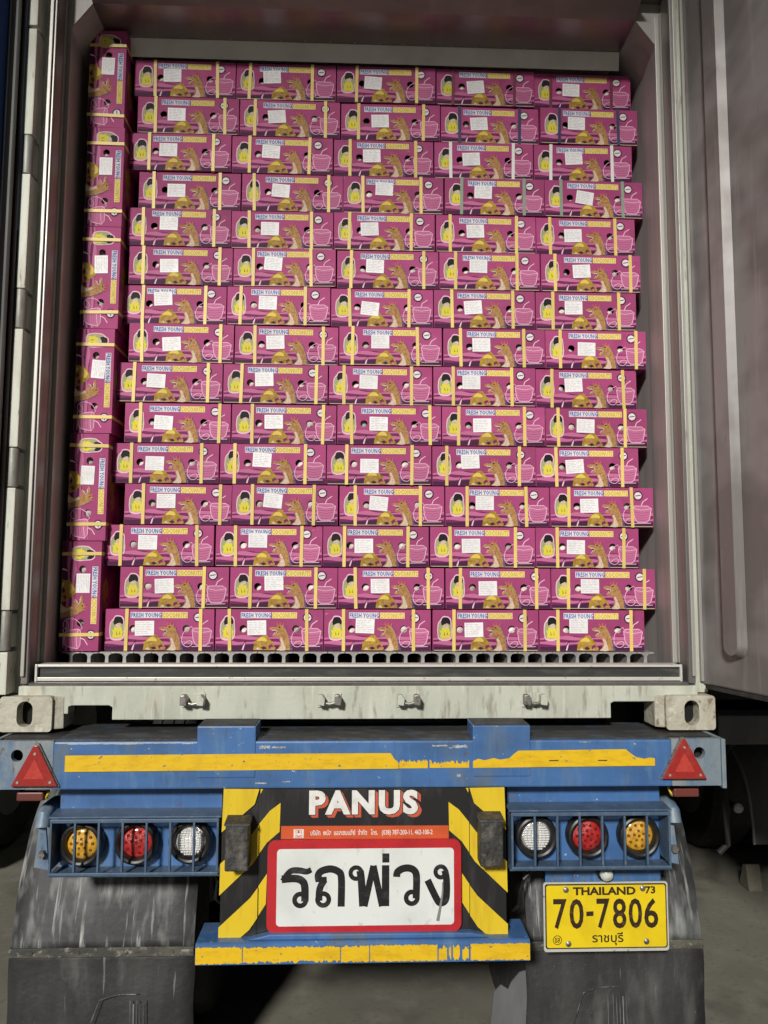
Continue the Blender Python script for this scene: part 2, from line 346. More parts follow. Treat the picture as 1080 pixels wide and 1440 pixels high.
# shell
s = MB(); s.box(-1.215, -1.150, .12, 12.1, 1.36, 4.09); part('side_wall', s, 'frame_paint', box, bevel=.004)
s = MB(); s.box(1.150, 1.215, .12, 12.1, 1.36, 4.09); part('side_wall', s, 'frame_paint', box, bevel=.004)
s = MB(); s.box(-1.215, 1.215, .12, 12.1, 4.03, 4.10); part('roof', s, 'frame_paint', box)
s = MB(); s.box(-1.149, 1.149, 12.0, 12.1, 1.36, 4.02); part('front_wall', s, 'frame_paint', box)
s = MB(); s.box(-1.15, 1.15, .30, 12.0, 1.33, 1.398); part('floor_pan', s, 'dark_steel', box)
# inner wall linings, stepped door frame and cove strips
def frame_side(sx):
    prof = [(1.149, 11.9), (1.136, 11.9), (1.136, .30), (1.124, .135), (1.124, .125), (1.144, .12), (1.147, .105), (1.141, .10), (1.141, .035), (1.146, .028), (1.166, .028), (1.168, .055), (1.205, .055), (1.216, .055), (1.216, .14), (1.149, .14)]
    wl = MB(); wl.prism([(sx * x, y) for x, y in prof[:4]] + [(sx * 1.149, .135)], 1.40, 3.985, axis='z')
    part('wall_lining', wl, 'wall_lining', box)
    tr = MB(); tr.prism([(sx * 1.1485, .134), (sx * 1.121, .134), (sx * 1.121, .118), (sx * 1.1485, .118)], 1.436, 3.93, axis='z')
    part('edge_trim', tr, 'steel_bright', box, bevel=.002)
    fp = MB(); fp.prism([(sx * x, y) for x, y in ((1.1485, .117), (1.1485, .110), (1.139, .108), (1.139, .036), (1.142, .030), (1.164, .030), (1.164, .117))], 1.374, 3.99, axis='z')
    part('door_post', fp, 'steel', box, bevel=.002)
    gk = MB()
    gk.prism([(sx * x, y) for x, y in ((1.1355, .112), (1.1385, .112), (1.1385, .098), (1.1355, .101))], 1.44, 3.93, axis='z')
    part('bright_bead', gk, 'steel_bright', box)
    st = MB(); st.prism([(sx * x, y) for x, y in ((1.150, .0295), (1.150, .020), (1.1625, .020), (1.1625, .0295))], 1.40, 3.95, axis='z')
    part('seal_strip', st, 'steel_bright', box, bevel=.002)
    op = MB(); op.prism([(sx * x, y) for x, y in ((1.1645, .119), (1.1645, .052), (1.217, .052), (1.217, .119))], 1.34, 4.09, axis='z')
    part('corner_post', op, 'frame_paint', box, bevel=.003)
    cv = MB(); cv.add([(sx * 1.135, .122, 3.80), (sx * 1.048, .122, 3.914), (sx * 1.048, 11.9, 3.914), (sx * 1.135, 11.9, 3.80),
                       (sx * 1.1485, .122, 3.80), (sx * 1.1485, .122, 3.985), (sx * 1.048, .122, 3.985), (sx * 1.1485, 11.9, 3.80), (sx * 1.1485, 11.9, 3.985), (sx * 1.048, 11.9, 3.985)],
                      [(0, 1, 2, 3), (0, 4, 5, 6, 1), (3, 2, 9, 8, 7), (0, 3, 7, 4)])
    part('cove_strip', cv, 'wall_lining', box)
frame_side(-1); frame_side(1)
# header, soffit with rivets, ceiling
part('header', MB().prism([(.045, 3.9855), (.16, 3.9855), (.16, 4.105), (.045, 4.105)], -1.1635, 1.1635, axis='x'), 'steel', box, bevel=.002)
sf = part('soffit', MB().prism([(.300, 3.914), (.120, 3.914), (-.015, 3.980), (-.015, 3.984), (.300, 3.984)], -1.047, 1.047, axis='x'), 'soffit', box)
for k in range(20):
    rv = MB(); rv.lathe((-.95 + k * .1, .292, 3.9135), (0, 0, -1), [(.0045, 0), (.0036, .002), (.0015, .0032), (.0002, .0034)], 8)
    part('rivet', rv, 'steel_bright', sf, smooth=True)
part('added_bounce_panel', MB().prism([(.3015, 3.9135), (.3140, 3.842), (.3170, 3.842), (.3170, 3.9135)], -1.046, 1.046, axis='x'), 'ceiling_white', box)  # added panel facing outward to catch ground bounce and brighten the ceiling strip
part('ceiling', MB().box(-1.046, 1.046, .320, 11.9, 3.918, 3.985), 'ceiling_white', box)
# sill: face plate with two fork notches, threshold with dark groove
zs0, zs1 = 1.256, 1.368
ol = [(-1.06, zs0 + .02), (-.997, zs0 + .02), (-.997, 1.300), (-.985, 1.304), (-.862, 1.304), (-.850, 1.298), (-.850, zs0), (.857, zs0 + .002), (.857, 1.308), (.868, 1.314), (1.015, 1.314), (1.027, 1.308), (1.027, zs0 + .02), (1.06, zs0 + .02), (1.165, 1.335), (1.165, zs1), (-1.165, zs1), (-1.165, 1.335)]
part('sill', MB().prism(ol, .020, .085), 'frame_paint', box, bevel=.003)
part('sill_lip', MB().prism([(.021, 1.3685), (.049, 1.3685), (.049, 1.380), (.030, 1.377)], -1.137, 1.137, axis='x'), 'steel', box, bevel=.002)
part('sill_web', MB().box(-1.13, 1.13, .0855, .30, 1.30, 1.366), 'dark_steel', box)
th = part('threshold', MB().box(-1.118, 1.118, .062, .12, 1.372, 1.428), 'dark_groove', box)
part('threshold_rail', MB().box(-1.120, 1.120, .050, .118, 1.4285, 1.437), 'white_metal', th, bevel=.002)
part('threshold_rail', MB().box(-1.120, 1.120, .050, .061, 1.3815, 1.394), 'white_metal', th, bevel=.002)
for sx in (-1, 1):
    part('threshold_end', MB().box(sx * 1.1205 - .004, sx * 1.1205 + .004, .047, .060, 1.38, 1.438), 'white_metal', th, bevel=.0015)
part('floor_deck', MB().box(-1.12, 1.12, .1205, .299, 1.372, 1.402), 'dark_steel', box)
# T-bar floor: every bar a piece
flo = part('cargo_floor', MB().box(-1.12, 1.12, .3, 4.0, 1.400, 1.404), 'floor_alu', box)
def tbar():
    b = MB(); w, fl, t = .0068, .0318, .0055; z0, z1 = 1.4045, 1.4625; q = z1 - t
    pts = [(-w * 1.7, z0), (w * 1.7, z0), (w, z0 + .010), (w * .8, q - .012), (w * 1.5, q - .004), (w * 2.6, q), (fl, q + .001), (fl, z1), (-fl, z1), (-fl, q + .001), (-w * 2.6, q), (-w * 1.5, q - .004), (-w * .8, q - .012), (-w, z0 + .010)]
    b.prism(pts, .247, 3.6); return b.mesh('floor_bar', ['floor_alu'])
tb = tbar()
for k in range(34):
    o = link('floor_bar', tb, flo); o.location = (-1.076 + k * .0650 + rnd.uniform(-.001, .001), rnd.uniform(-.002, .002), 0)
# straw and scraps caught in the floor channels
for k in range(16):
    x = rnd.choice((-.95, .62, .60, .64, 1.02, -.3, .25, .9)) + rnd.uniform(-.03, .03); y = rnd.uniform(.13, .235); a = rnd.uniform(0, 6.28); l = rnd.uniform(.012, .04)
    part('straw', MB().tube([(x, y, 1.4055), (x + l * .5 * math.cos(a), y + l * .3 * math.sin(a), 1.4075 + rnd.uniform(0, .012)), (x + l * math.cos(a), y + l * .6 * math.sin(a) * .5, 1.406)], .0011, 5), 'carton_raw', flo)
# corner castings
def casting(sx):
    x0, x1 = (1.040, 1.212) if sx > 0 else (-1.212, -1.040)
    hx = sx * 1.1295
    vs, fs = curve_mesh([rrect(x0, x1, 1.222, 1.338, .012), rrect(hx - .026, hx + .026, 1.238, 1.322, .0255, 8)], .05)
    b = MB(); b.add([(x, y - .008, z) for x, y, z in vs], fs)
    c = part('corner_casting', b, 'casting_paint', box, bevel=.006, smooth=True)
    d = MB(); d.box(x0 + .004, x1 - .004, .0425, .17, 1.2235, 1.3365)
    part('casting_block', d, 'casting_paint', c, bevel=.004)
    # sloped cheek towards the sill
    xi = x0 if sx > 0 else x1
    e = MB(); e.prism([(xi - sx * .0005, .004), (xi - sx * .030, .019), (xi - sx * .030, .12), (xi - sx * .0005, .12)], 1.228, 1.3345, axis='z')
    part('casting_cheek', e, 'casting_paint', c, bevel=.004)
    i = MB(); i.disc((hx, 1.28), .034, .0405, sz=1.6); part('hollow_shade_disc', i, 'hollow_shade', c)  # flat black disc painted for the unlit hollow behind the hole
casting(-1); casting(1)
# door keepers on the sill
def keeper(xc, flip):
    b = MB(); b.box(xc - .040, xc + .040, .014, .0195, 1.297, 1.345)
    k = part('door_keeper', b, 'frame_paint', box, bevel=.002)
    for sgn in (-1, 1):
        x = xc + sgn * .028
        lug = MB(); lug.prism([(x - .011, 1.310), (x + .011, 1.307), (x + .014, 1.330), (x + .004, 1.344), (x - .010, 1.342)], -.024, .0135)
        part('lug', lug, 'bolt_steel' if sgn == flip else 'frame_paint', k, bevel=.003)
    part('pin', MB().tube([(xc - .022, -.006, 1.316), (xc, -.008, 1.311), (xc + .022, -.006, 1.316)], .0055, 8), 'bolt_steel', k, smooth=True)
for xc, fl_ in ((-.577, -1), (-.116, 1), (.153, 1), (.586, -1)): keeper(xc, fl_)
# hinge column on the left corner post: leaves and knuckles
lv = [(3.99, 3.712), (3.700, 3.300), (3.154, 2.738), (2.593, 2.178), (2.038, 1.624), (1.485, 1.345)]
for a, b_ in lv:
    p = MB(); p.box(-1.2205, -1.188, -.022, .051, b_, a); part('hinge_leaf', p, 'hinge_paint', box, bevel=.004)
for a, b_ in ((3.297, 3.158), (2.735, 2.597), (2.175, 2.042), (1.621, 1.489)):
    p = MB(); p.cyl((-1.2075, -.004, b_), (0, 0, 1), .0185, a - b_, 24); part('hinge_knuckle', p, 'hinge_grey', box, bevel=.002, smooth=True)
    p = MB(); p.box(-1.216, -1.193, .012, .051, b_ + .01, a - .01); part('hinge_bracket', p, 'hinge_paint', box)
# doors, modelled closed (hinge at x=0, inner face y=0) and swung open
def swing(hx, hy, sx, deg):
    t = math.radians(deg) * (-1 if sx > 0 else 1)
    return Matrix.Translation((hx, hy, 0)) @ Matrix.Rotation(t, 4, 'Z')
# right door
Rm = Matrix.Translation((1.196, .050, 0)) @ Matrix.Rotation(math.radians(100.5), 4, 'Z')
dr = part('right_door', MB().box(-1.12, .0, -.085, -.0, 1.372, 4.02).xf(Rm), 'door_panel', box, 'open right door of the container, grey brown inside with a raised rib', bevel=.006)
def rib(xa, xb, z0, z1, h=.030, sl=.013):
    b = MB(); o = rrect(xa, xb, z0, z1, (xb - xa) / 2 * .98, 8); i = rrect(xa + sl, xb - sl, z0 + sl, z1 - sl, (xb - xa - 2 * sl) / 2 * .95, 8)
    n = len(o); vs = [(p[0], .0008, p[1]) for p in o] + [(p[0], h, p[1]) for p in i]
    b.add(vs, [(k, (k + 1) % n, n + (k + 1) % n, n + k) for k in range(n)] + [tuple(range(n, 2 * n))]); return b
for xa, xb in ((-.245, -.150), (-.60, -.505), (-.97, -.875)):
    part('door_rib', rib(xa, xb, 1.475, 3.93).xf(Rm), 'door_panel', dr, smooth=True)
part('bottom_seal', MB().box(-1.10, -.03, -.012, .010, 1.358, 1.3715).xf(Rm), 'rubber', dr, bevel=.002)
part('hinge_rail', MB().box(-.014, -.004, .0005, .012, 1.38, 4.0).xf(Rm), 'steel_bright', dr, bevel=.002)
# left door
Lm = Matrix.Translation((-1.236, -.020, 0)) @ Matrix.Rotation(math.radians(-118), 4, 'Z')
dl = part('left_door', MB().box(.004, 1.12, -.085, .0, 1.362, 4.02).xf(Lm), 'door_blue', box, 'open left door of the container, seen edge on with black seals', bevel=.004)
for xa, xb, h, mt in ((.0045, .020, .022, 'rubber'), (.0205, .030, .014, 'rubber'), (.0305, .046, .026, 'rubber_grey'), (.0465, .066, .016, 'rubber')):
    part('door_seal', MB().box(xa, xb, .0006, h, 1.372, 4.01).xf(Lm), mt, dl, bevel=.004, smooth=True)

for xa, xb in ((.16, .255), (.50, .595), (.86, .955)):
    part('door_rib', rib(xa, xb, 1.475, 3.93).xf(Lm), 'door_blue', dl, smooth=True)

# ================================================================== CARTONS
CW, CH, CD = .4038, .1528, .34
def uv(u, v, y=0.): return ((u - .5) * CW, (1 - v) * CH)
def bx1(x, y): return ((x - 48) / 510, (y - 25) / 188)           # measured on one carton face
def carton_body(pale):
    b = MB()
    holes = [circ(*uv(.256, .475), .0138, 14), circ(*uv(.745, .475), .0138, 14)]
    vs, fs = curve_mesh([[uv(0, 1), uv(1, 1), uv(1, 0), uv(0, 0)]] + holes, .003)
    b.add(vs, fs, 0)
    x0, x1 = -CW / 2, CW / 2
    b.box(x0, x0 + .003, .0031, CD, 0, CH, 0); b.box(x1 - .003, x1, .0031, CD, 0, CH, 0)
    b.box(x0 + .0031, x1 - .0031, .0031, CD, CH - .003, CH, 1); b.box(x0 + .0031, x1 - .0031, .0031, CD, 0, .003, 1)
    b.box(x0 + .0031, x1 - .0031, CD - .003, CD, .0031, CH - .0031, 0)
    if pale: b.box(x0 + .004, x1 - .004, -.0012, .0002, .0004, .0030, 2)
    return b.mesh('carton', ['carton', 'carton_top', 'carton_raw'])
PM = ['p_pink', 'p_deep', 'p_purple', 'p_line', 'p_ochre', 'p_tan', 'p_cream', 'p_yellow', 'p_gold', 'p_blue', 'p_black', 'p_white', 'p_olive', 'p_spike', 'p_print_red', 'p_band', 'p_bandink']
PI = {n: i for i, n in enumerate(PM)}
def carton_print():
    b = MB(); E = .00022
    def P(pts, lay, mt): b.sheet([uv(*p) for p in pts], -E * lay, PI[mt])
    def Z(pts, lay, mt): P([bx1(*p) for p in pts], lay, mt)                     # measured pixels
    def line(pts, w, lay, mt): b.ribbon([uv(*bx1(*p)) for p in pts], w, -E * lay, PI[mt])
    def wave(v0, v1, a, ph, fq, lay, mt, u0=.004, u1=.996):
        n = 36; top = [(u0 + (u1 - u0) * i / n, v0 + a * math.sin(fq * i / n * 6.283 + ph) + .4 * a * math.sin(2.3 * fq * i / n * 6.283 + 2 * ph)) for i in range(n + 1)]
        bot = [(u0 + (u1 - u0) * i / n, min(.992, v1 + a * .7 * math.sin(fq * i / n * 6.283 + ph + 1.6))) for i in range(n + 1)]
        P(top + bot[::-1], lay, mt)
    wave(.655, 1.2, .020, .4, 2.2, 1, 'p_deep'); wave(.66, .73, .022, 1.0, 2.4, 2, 'p_pink'); wave(.78, .855, .025, 3.0, 2.9, 2, 'p_pink'); wave(.885, 1.3, .022, .2, 2.0, 3, 'p_purple')
    # white wisp
    Z([(170, 213), (176, 190), (190, 168), (196, 170), (186, 190), (182, 213)], 4, 'p_purple'); Z([(174, 212), (179, 194), (190, 174), (186, 194), (181, 212)], 5, 'p_line')
    # yellow emblem with a dark top (plain stand-in shape)
    P(smoothpath([(.040, .52), (.046, .34), (.070, .24), (.092, .16), (.120, .15), (.150, .17), (.172, .24), (.178, .40), (.182, .58), (.160, .74), (.060, .74), (.040, .52)], 3), 4, 'p_line')
    P(smoothpath([(.048, .52), (.054, .36), (.078, .28), (.16, .30), (.174, .52), (.156, .70), (.064, .70), (.048, .52)], 3), 5, 'p_olive')
    P([(.086, .44), (.118, .40), (.150, .44), (.160, .54), (.172, .52), (.160, .60), (.164, .67), (.068, .67), (.076, .58), (.060, .48), (.080, .52)], 6, 'p_yellow')
    P(smoothpath([(.076, .30), (.090, .20), (.118, .18), (.148, .20), (.166, .29), (.158, .37), (.136, .33), (.108, .36), (.084, .38), (.076, .30)], 3), 6, 'p_black')
    P(smoothpath([(.094, .38), (.124, .34), (.148, .38), (.138, .45), (.106, .45), (.094, .38)], 3), 6.5, 'p_cream')
    P([(.068, .665), (.164, .665), (.156, .71), (.076, .71)], 7, 'p_gold'); P([(.102, .52), (.118, .62), (.106, .63)], 7, 'p_ochre'); P([(.138, .52), (.142, .62), (.130, .62)], 7, 'p_ochre')
    # title lettering on outlined bands
    x0, z1 = uv(.238, .085); x1, z0 = uv(.512, .205)
    b.sheet([(x0 - .0025, z0 - .0022), (x1 + .0006, z0 - .0022), (x1 + .0006, z1 + .0022), (x0 - .0025, z1 + .0022)], -E * 2.5, PI['p_white'])
    vs, fs = text_mesh('FRESH YOUNG', x0, x1, z0, z1, -E * 6.5, .022, 1, space=1.08); b.add(vs, fs, PI['p_blue'])
    x0, z1 = uv(.524, .085); x1, z0 = uv(.748, .205)
    b.sheet([(x0 - .0008, z0 - .0022), (x1 + .0025, z0 - .0022), (x1 + .0025, z1 + .0022), (x0 - .0008, z1 + .0022)], -E * 2.5, PI['p_band'])
    vs, fs = text_mesh('COCONUTS', x0, x1, z0, z1, -E * 6.5, .012, 1, space=1.04); b.add(vs, fs, PI['p_bandink'])
    # coconut at the dragon's feet
    rr = random.Random(4)
    Z([(232 + (k / 22) * 100, 205 - 62 * math.sin(math.pi * min(1, (k + 2) / 24)) ** .75 + rr.uniform(-5, 5)) for k in range(23)] + [(332, 212), (228, 212)], 5, 'p_ochre')
    Z(smoothpath([(244, 172), (254, 158), (272, 152), (288, 160), (290, 172), (264, 170), (244, 172)], 3), 6, 'p_gold')
    Z([(250, 186), (262, 178), (282, 182), (296, 178), (290, 190), (268, 192)], 6, 'p_tan'); Z([(262, 200), (280, 194), (292, 204), (276, 210)], 6, 'p_purple')
    Z([(298, 192), (314, 184), (326, 200), (318, 212), (304, 210)], 6, 'p_deep'); Z([(238, 208), (250, 198), (262, 211)], 6.3, 'p_cream')
    # dragon: back spikes, neck, head, jaws, crest
    for k in range(9):
        t = k / 8; x = 366 + 42 * t ** .7; y = 100 + 104 * t
        Z([(x - 6, y - 2), (x + 9 - 2 * t, y - 5), (x + 3, y + 13)], 6, 'p_spike')
    Z(smoothpath([(334, 212), (350, 198), (355, 178), (349, 160), (340, 146), (326, 150), (316, 144), (334, 136), (342, 126), (330, 120), (306, 119), (302, 111), (316, 105), (334, 107), (344, 99), (358, 97), (374, 108), (388, 134), (398, 166), (404, 212)], 3), 7, 'p_tan')
    Z([(306, 117), (330, 118), (342, 125), (334, 135), (318, 143), (326, 134), (328, 126)], 8, 'p_cream'); Z([(322, 122), (338, 124), (331, 134)], 9, 'p_deep')
    Z(smoothpath([(338, 212), (354, 200), (360, 180), (354, 160), (362, 156), (373, 180), (380, 212), (338, 212)], 3), 8, 'p_cream')
    Z([(372, 120), (380, 130), (388, 160), (382, 150)], 8, 'p_ochre'); Z([(384, 165), (392, 180), (396, 205), (388, 190)], 8, 'p_ochre'); Z([(346, 112), (364, 108), (372, 122), (358, 120)], 8, 'p_ochre')
    for a, c, d in (((340, 100), (333, 84), (347, 97)), ((350, 98), (352, 78), (358, 98)), ((362, 101), (372, 82), (370, 106))): Z([a, c, d], 6.5, 'p_print_red')
    for p, q in (((346, 97), (338, 80)), ((356, 96), (364, 78)), ((340, 100), (322, 92)), ((306, 112), (296, 104))): line([p, q], .0011, 9, 'p_print_red')
    Z([(344, 106), (352, 103), (354, 108), (347, 110)], 9, 'p_black')
    Z([(302, 208), (314, 197), (334, 199), (330, 212), (304, 212)], 8, 'p_tan')
    # spoon outline and cup with straw
    line(smoothpath([(428, 118), (412, 140), (408, 170), (420, 192), (442, 196), (456, 184), (452, 170), (434, 172), (418, 186)], 4), .0021, 5, 'p_line')
    line([(428, 118), (452, 104), (466, 122)], .0021, 5, 'p_line')
    Z([(456, 122), (466, 112), (530, 112), (548, 124), (536, 176), (524, 190), (476, 190), (462, 170)], 5, 'p_pink')
    line([(456, 122), (466, 112), (530, 112), (548, 124), (538, 174), (524, 190), (476, 190), (462, 168), (456, 122)], .0024, 6, 'p_line')
    line([(456, 124), (500, 132), (548, 125)], .0018, 7, 'p_line')
    for k in range(4): line([(466 + k * 3, 142 + 12 * k), (502, 146 + 12 * k), (538 - k * 3, 141 + 12 * k)], .0010, 6.5, 'p_deep')
    line([(496, 114), (506, 92), (530, 76)],   .0034, 6, 'p_line'); line([(455, 196), (544, 194)], .0022, 6, 'p_line')
    # octagonal seal
    c = uv(.853, .20); o8 = [(c[0] + .0195 * math.cos(math.pi / 8 + i * math.pi / 4), c[1] + .0195 * math.sin(math.pi / 8 + i * math.pi / 4)) for i in range(8)]
    b.sheet(o8, -E * 5, PI['p_purple']); b.disc(c, .0140, -E * 6, 20, PI['p_white'])
    b.sheet([(c[0] - .0105, c[1] - .003), (c[0] + .0105, c[1] + .0005), (c[0] + .0105, c[1] + .004), (c[0] - .0105, c[1] + .0005)], -E * 7, PI['p_deep'])
    # print carried over the top face
    t = MB()
    for (x, y, r, mt) in ((-.02, .06, .045, 'p_ochre'), (.05, .07, .035, 'p_tan'), (-.12, .09, .04, 'p_deep'), (.13, .10, .04, 'p_deep'), (.0, .17, .06, 'p_deep')):
        n = 14; vs = [(x + r * (1 + .25 * math.sin(3 * i)) * math.cos(6.283 * i / n), y + r * .7 * math.sin(6.283 * i / n), CH + .0004) for i in range(n)]
        b.add(vs, [tuple(range(n))], PI[mt])
    return b.mesh('face_print', PM, recalc=False)
def carton_sticker():
    b = MB(); w, h = .071, .0545; b.sheet([(-w / 2, -h / 2), (w / 2, -h / 2), (w / 2, h / 2), (-w / 2, h / 2)], 0, 0)
    for k in range(7):
        z = h / 2 - .007 - k * .0065; x = -w / 2 + .005
        for j in range(3):
            l = rnd.uniform(.008, .020)
            if x + l > w / 2 - .004: break
            b.sheet([(x, z - .0011), (x + l, z - .0011), (x + l, z + .0011), (x, z + .0011)], -.0002, 1); x += l + rnd.uniform(.002, .006)
    return b.mesh('label_sticker', ['sticker', 'sticker_ink'], recalc=False)
def carton_strap():
    b = MB(); w = .0125
    b.box(-w / 2, w / 2, -.0042, -.0032, -.0008, CH + .0008)
    b.box(-w / 2, w / 2, -.0041, CD + .001, CH + .0009, CH + .0016); b.box(-w / 2, w / 2, -.0041, CD + .001, -.0014, -.0009)
    b.box(-w / 2, w / 2, CD + .0003, CD + .001, -.0008, CH + .0008)
    return b.mesh('strap', ['strap_yellow'])
def carton_nut():
    b = MB(); b.lathe((0, .034, 0), (0, -1, 0), [(.034, -.012), (.032, .002), (.026, .016), (.015, .025), (.0002, .0285)], 16)  # rounded front of a coconut, seen through the round carton holes
    return b.mesh('coconut_cap', ['coconut'], smooth=True)
BODY = [carton_body(False), carton_body(True)]; PRINT = carton_print(); STICK = [carton_sticker() for _ in range(4)]; STRAP = carton_strap(); NUT_CAP = carton_nut()
BACKM = MB().box(-.19, .19, .05, .055, .01, .145).mesh('inside_shade_sheet', ['carton_inside_shade'])  # dark sheet painted as the unlit inside of the carton
def carton(loc, rot, label, strapmat='strap_yellow', us=(None, None), pale=False, sz=1., straps=True):
    o = link('coconut_carton', BODY[1 if pale else 0], None, label, 'carton', 'stacked coconut cartons', None, loc)
    o.rotation_euler = rot; o.scale = (1, 1, sz)
    link('face_print', PRINT, o)
    st = link('label_sticker', rnd.choice(STICK), o); u, v = .386 + rnd.gauss(0, .014), .43 + rnd.gauss(.01, .035)
    x, z = uv(u, v); st.location = (x, -.0019, z); st.rotation_euler = (0, rnd.gauss(0, .05), 0)
    for k, ub in enumerate(us):
        if ub is None: ub = rnd.choice((.135, .15, .165, .185, .20)) + rnd.uniform(-.012, .012) if k == 0 else rnd.choice((.77, .80, .83, .86, .885)) + rnd.uniform(-.012, .012)
        sp = link('strap', STRAP, o); sp.location = ((ub - .5) * CW, 0, 0); sp.rotation_euler = (0, rnd.gauss(0, .012), 0)
        if strapmat != 'strap_yellow':
            sp.material_slots[0].link = 'OBJECT'; sp.material_slots[0].material = MATS[strapmat]
    for uh in (.256, .745):
        vh = link('coconut_cap', NUT_CAP, o); x, z = uv(uh, .475); vh.location = (x + rnd.uniform(-.016, .016), rnd.uniform(-.001, .010), z + rnd.uniform(-.020, .006))
    link('inside_shade_sheet', BACKM, o)
    return o
left_x = [-.969, -.916, -.975, -.914, -.962, -.922, -.955, -.914, -.947, -.925, -.936, -.900, -.938, -.910, -.928]
ORD = ['bottom', 'second', 'third', 'fourth', 'fifth', 'sixth', 'seventh', 'eighth', 'ninth', 'tenth', 'eleventh', 'twelfth', 'thirteenth', 'fourteenth', 'top']
CN = ['leftmost', 'second from left', 'middle', 'second from right', 'rightmost']
SPC = {14: ('strap_maroon', 'maroon'), 13: ('strap_navy', 'navy'), 12: ('strap_white', 'white'), 11: ('strap_green', 'grey green')}
FLOORZ = 1.4660
for i in range(15):
    yb = .270 + .0038 * i
    xl = -.034 + (left_x[i] + .034) * (1 + (yb - .268) / 2.933) + .006
    for c in range(5):
        sm, sn = ('strap_yellow', 'yellow')
        us = (None, None)
        if c >= 3 and i in SPC:
            sm, sn = SPC[i]; us = (.165, .795) if i != 13 else (.19, .80)
        rowname = ORD[i] if i in (0, 14) else ORD[i]
        where = 'rightmost' if c == 4 else CN[c]
        lab = 'magenta coconut carton with %s straps, %s row%s, %s' % (sn, rowname, ' up' if 0 < i < 14 else '', where)
        carton((xl + CW / 2 + c * .4085 + rnd.uniform(-.0015, .0015), yb + rnd.uniform(-.008, .008), FLOORZ + i * .1579), (0, rnd.gauss(0, .0022), rnd.gauss(0, .010)), lab, sm, us, pale=rnd.random() < .35)
SN = ['lowest', 'second lowest', 'third lowest', 'fourth lowest', 'second highest', 'highest']
rx = [-.975, -.965, -.958, -.950, -.950, -.956]
for k in range(6):
    carton((rx[k] - CH * .93, .238 + .003 * k, FLOORZ + CW / 2 + k * .4068), (0, math.pi / 2, rnd.gauss(0, .006)), 'magenta carton standing on end against the left wall, %s of six' % SN[k], us=(.12 + rnd.uniform(-.02, .05), .86 + rnd.uniform(-.02, .02)), sz=.93)

# ================================================================== TRAILER
trl = empty('semi_trailer', (0, 5, 0), 'blue container trailer carrying the open container, seen from behind', 'trailer')
YF = -.130
# rear beam with grey end plates
part('rear_beam', MB().box(-.985, 1.005, YF, .16, 1.066, 1.214), 'blue_paint', trl, bevel=.006)
part('beam_top_plate', MB().box(-.98, 1.0, YF + .012, .15, 1.2145, 1.2195), 'grey_top', trl)
for sx, a, b_ in ((-1, -1.168, -.9855), (1, 1.0055, 1.168)):
    hx = sx * 1.098
    vs, fs = curve_mesh([[(a, 1.067), (b_, 1.067), (b_, 1.216), (a, 1.216)], circ(hx, 1.171, .019, 20)], .02)
    e = part('beam_end', MB().add([(x, y + YF + .003, z) for x, y, z in vs], fs), 'blue_worn', trl, bevel=.0015)
    part('end_web', MB().box(min(a, b_) + .002, max(a, b_) - .002, YF + .06, .16, 1.068, 1.215), 'dark_steel', e)
    part('end_flange', MB().box(sx * 1.1685, sx * 1.182, YF - .006, .14, 1.060, 1.217) if sx > 0 else MB().box(-1.182, -1.1685, YF - .006, .14, 1.060, 1.217), 'blue_worn', e, bevel=.002)
for a, b_ in ((-.533, -.346), (.352, .540)):
    p = part('locating_pad', MB().box(a, b_, YF - .003, -.012, 1.10, 1.262), 'blue_paint', trl, bevel=.004)
    part('pad_top', MB().box(a + .004, b_ - .004, YF, -.016, 1.2622, 1.2655), 'grey_top', p)
for x0, x1, z, hgt in ((-.94, -.70, 1.2085, .003), (-.68, -.60, 1.209, .002), (-.58, -.545, 1.2085, .003), (-.335, -.30, 1.199, .010), (-.295, -.25, 1.196, .005), (.22, .27, 1.199, .004), (.285, .335, 1.198, .009), (-.345, -.31, 1.084, .004), (-.26, -.235, 1.088, .003), (.30, .312, 1.106, .008), (.88, .886, 1.203, .006), (.70, .74, 1.2085, .002)):
    n = 12; pts = [(x0 + (x1 - x0) * i / n, z - hgt / 2 - rnd.uniform(0, hgt / 2)) for i in range(n + 1)] + [(x1 - (x1 - x0) * i / n, z + rnd.uniform(0, hgt / 2)) for i in range(n + 1)]
    part('paint_chip', MB().prism(pts, YF - .0010, YF - .0002), 'chip_grey', trl)
# reflective tape on the beam (worn in places)
YT = YF - .0012
def jag(x0, x1, zb, zt, n, a):
    return [(x0 + (x1 - x0) * i / n, zt + rnd.uniform(-a, a)) for i in range(n + 1)][::-1] + [(x0, zb), (x1, zb)]
t1 = [(-.945, 1.122), (.112, 1.127)] + [(.112, 1.142), (.108, 1.150), (.098, 1.158), (.086, 1.176)] + [(-.346, 1.1755), (-.945, 1.1725)]
def tape(pts, y=None, mt='tape_yellow', parent=None): return part('reflective_tape', MB().prism(pts, (YT if y is None else y), (YT if y is None else y) + .0010), mt, parent or trl)
tape(t1[:], YF - .0042)
tape(jag(.114, .206, 1.1275, 1.150, 34, .006))
tape(jag(.212, .340, 1.1285, 1.147, 44, .007))
tape([(.352, 1.1285), (.947, 1.1325), (.947, 1.156), (.930, 1.159), (.915, 1.155), (.886, 1.160), (.868, 1.172), (.852, 1.1855), (.500, 1.182), (.486, 1.172), (.470, 1.158), (.44, 1.154), (.42, 1.159), (.39, 1.152), (.37, 1.157), (.352, 1.150)], YF - .0042)
for x in (-.62, -.30, .03, .60, .76):
    part('tape_mark', MB().sheet([(x, 1.149), (x + .03, 1.149), (x + .03, 1.152), (x, 1.152)], YF - .0050 if x > .35 else YT - .0006), 'stripe_black', trl)
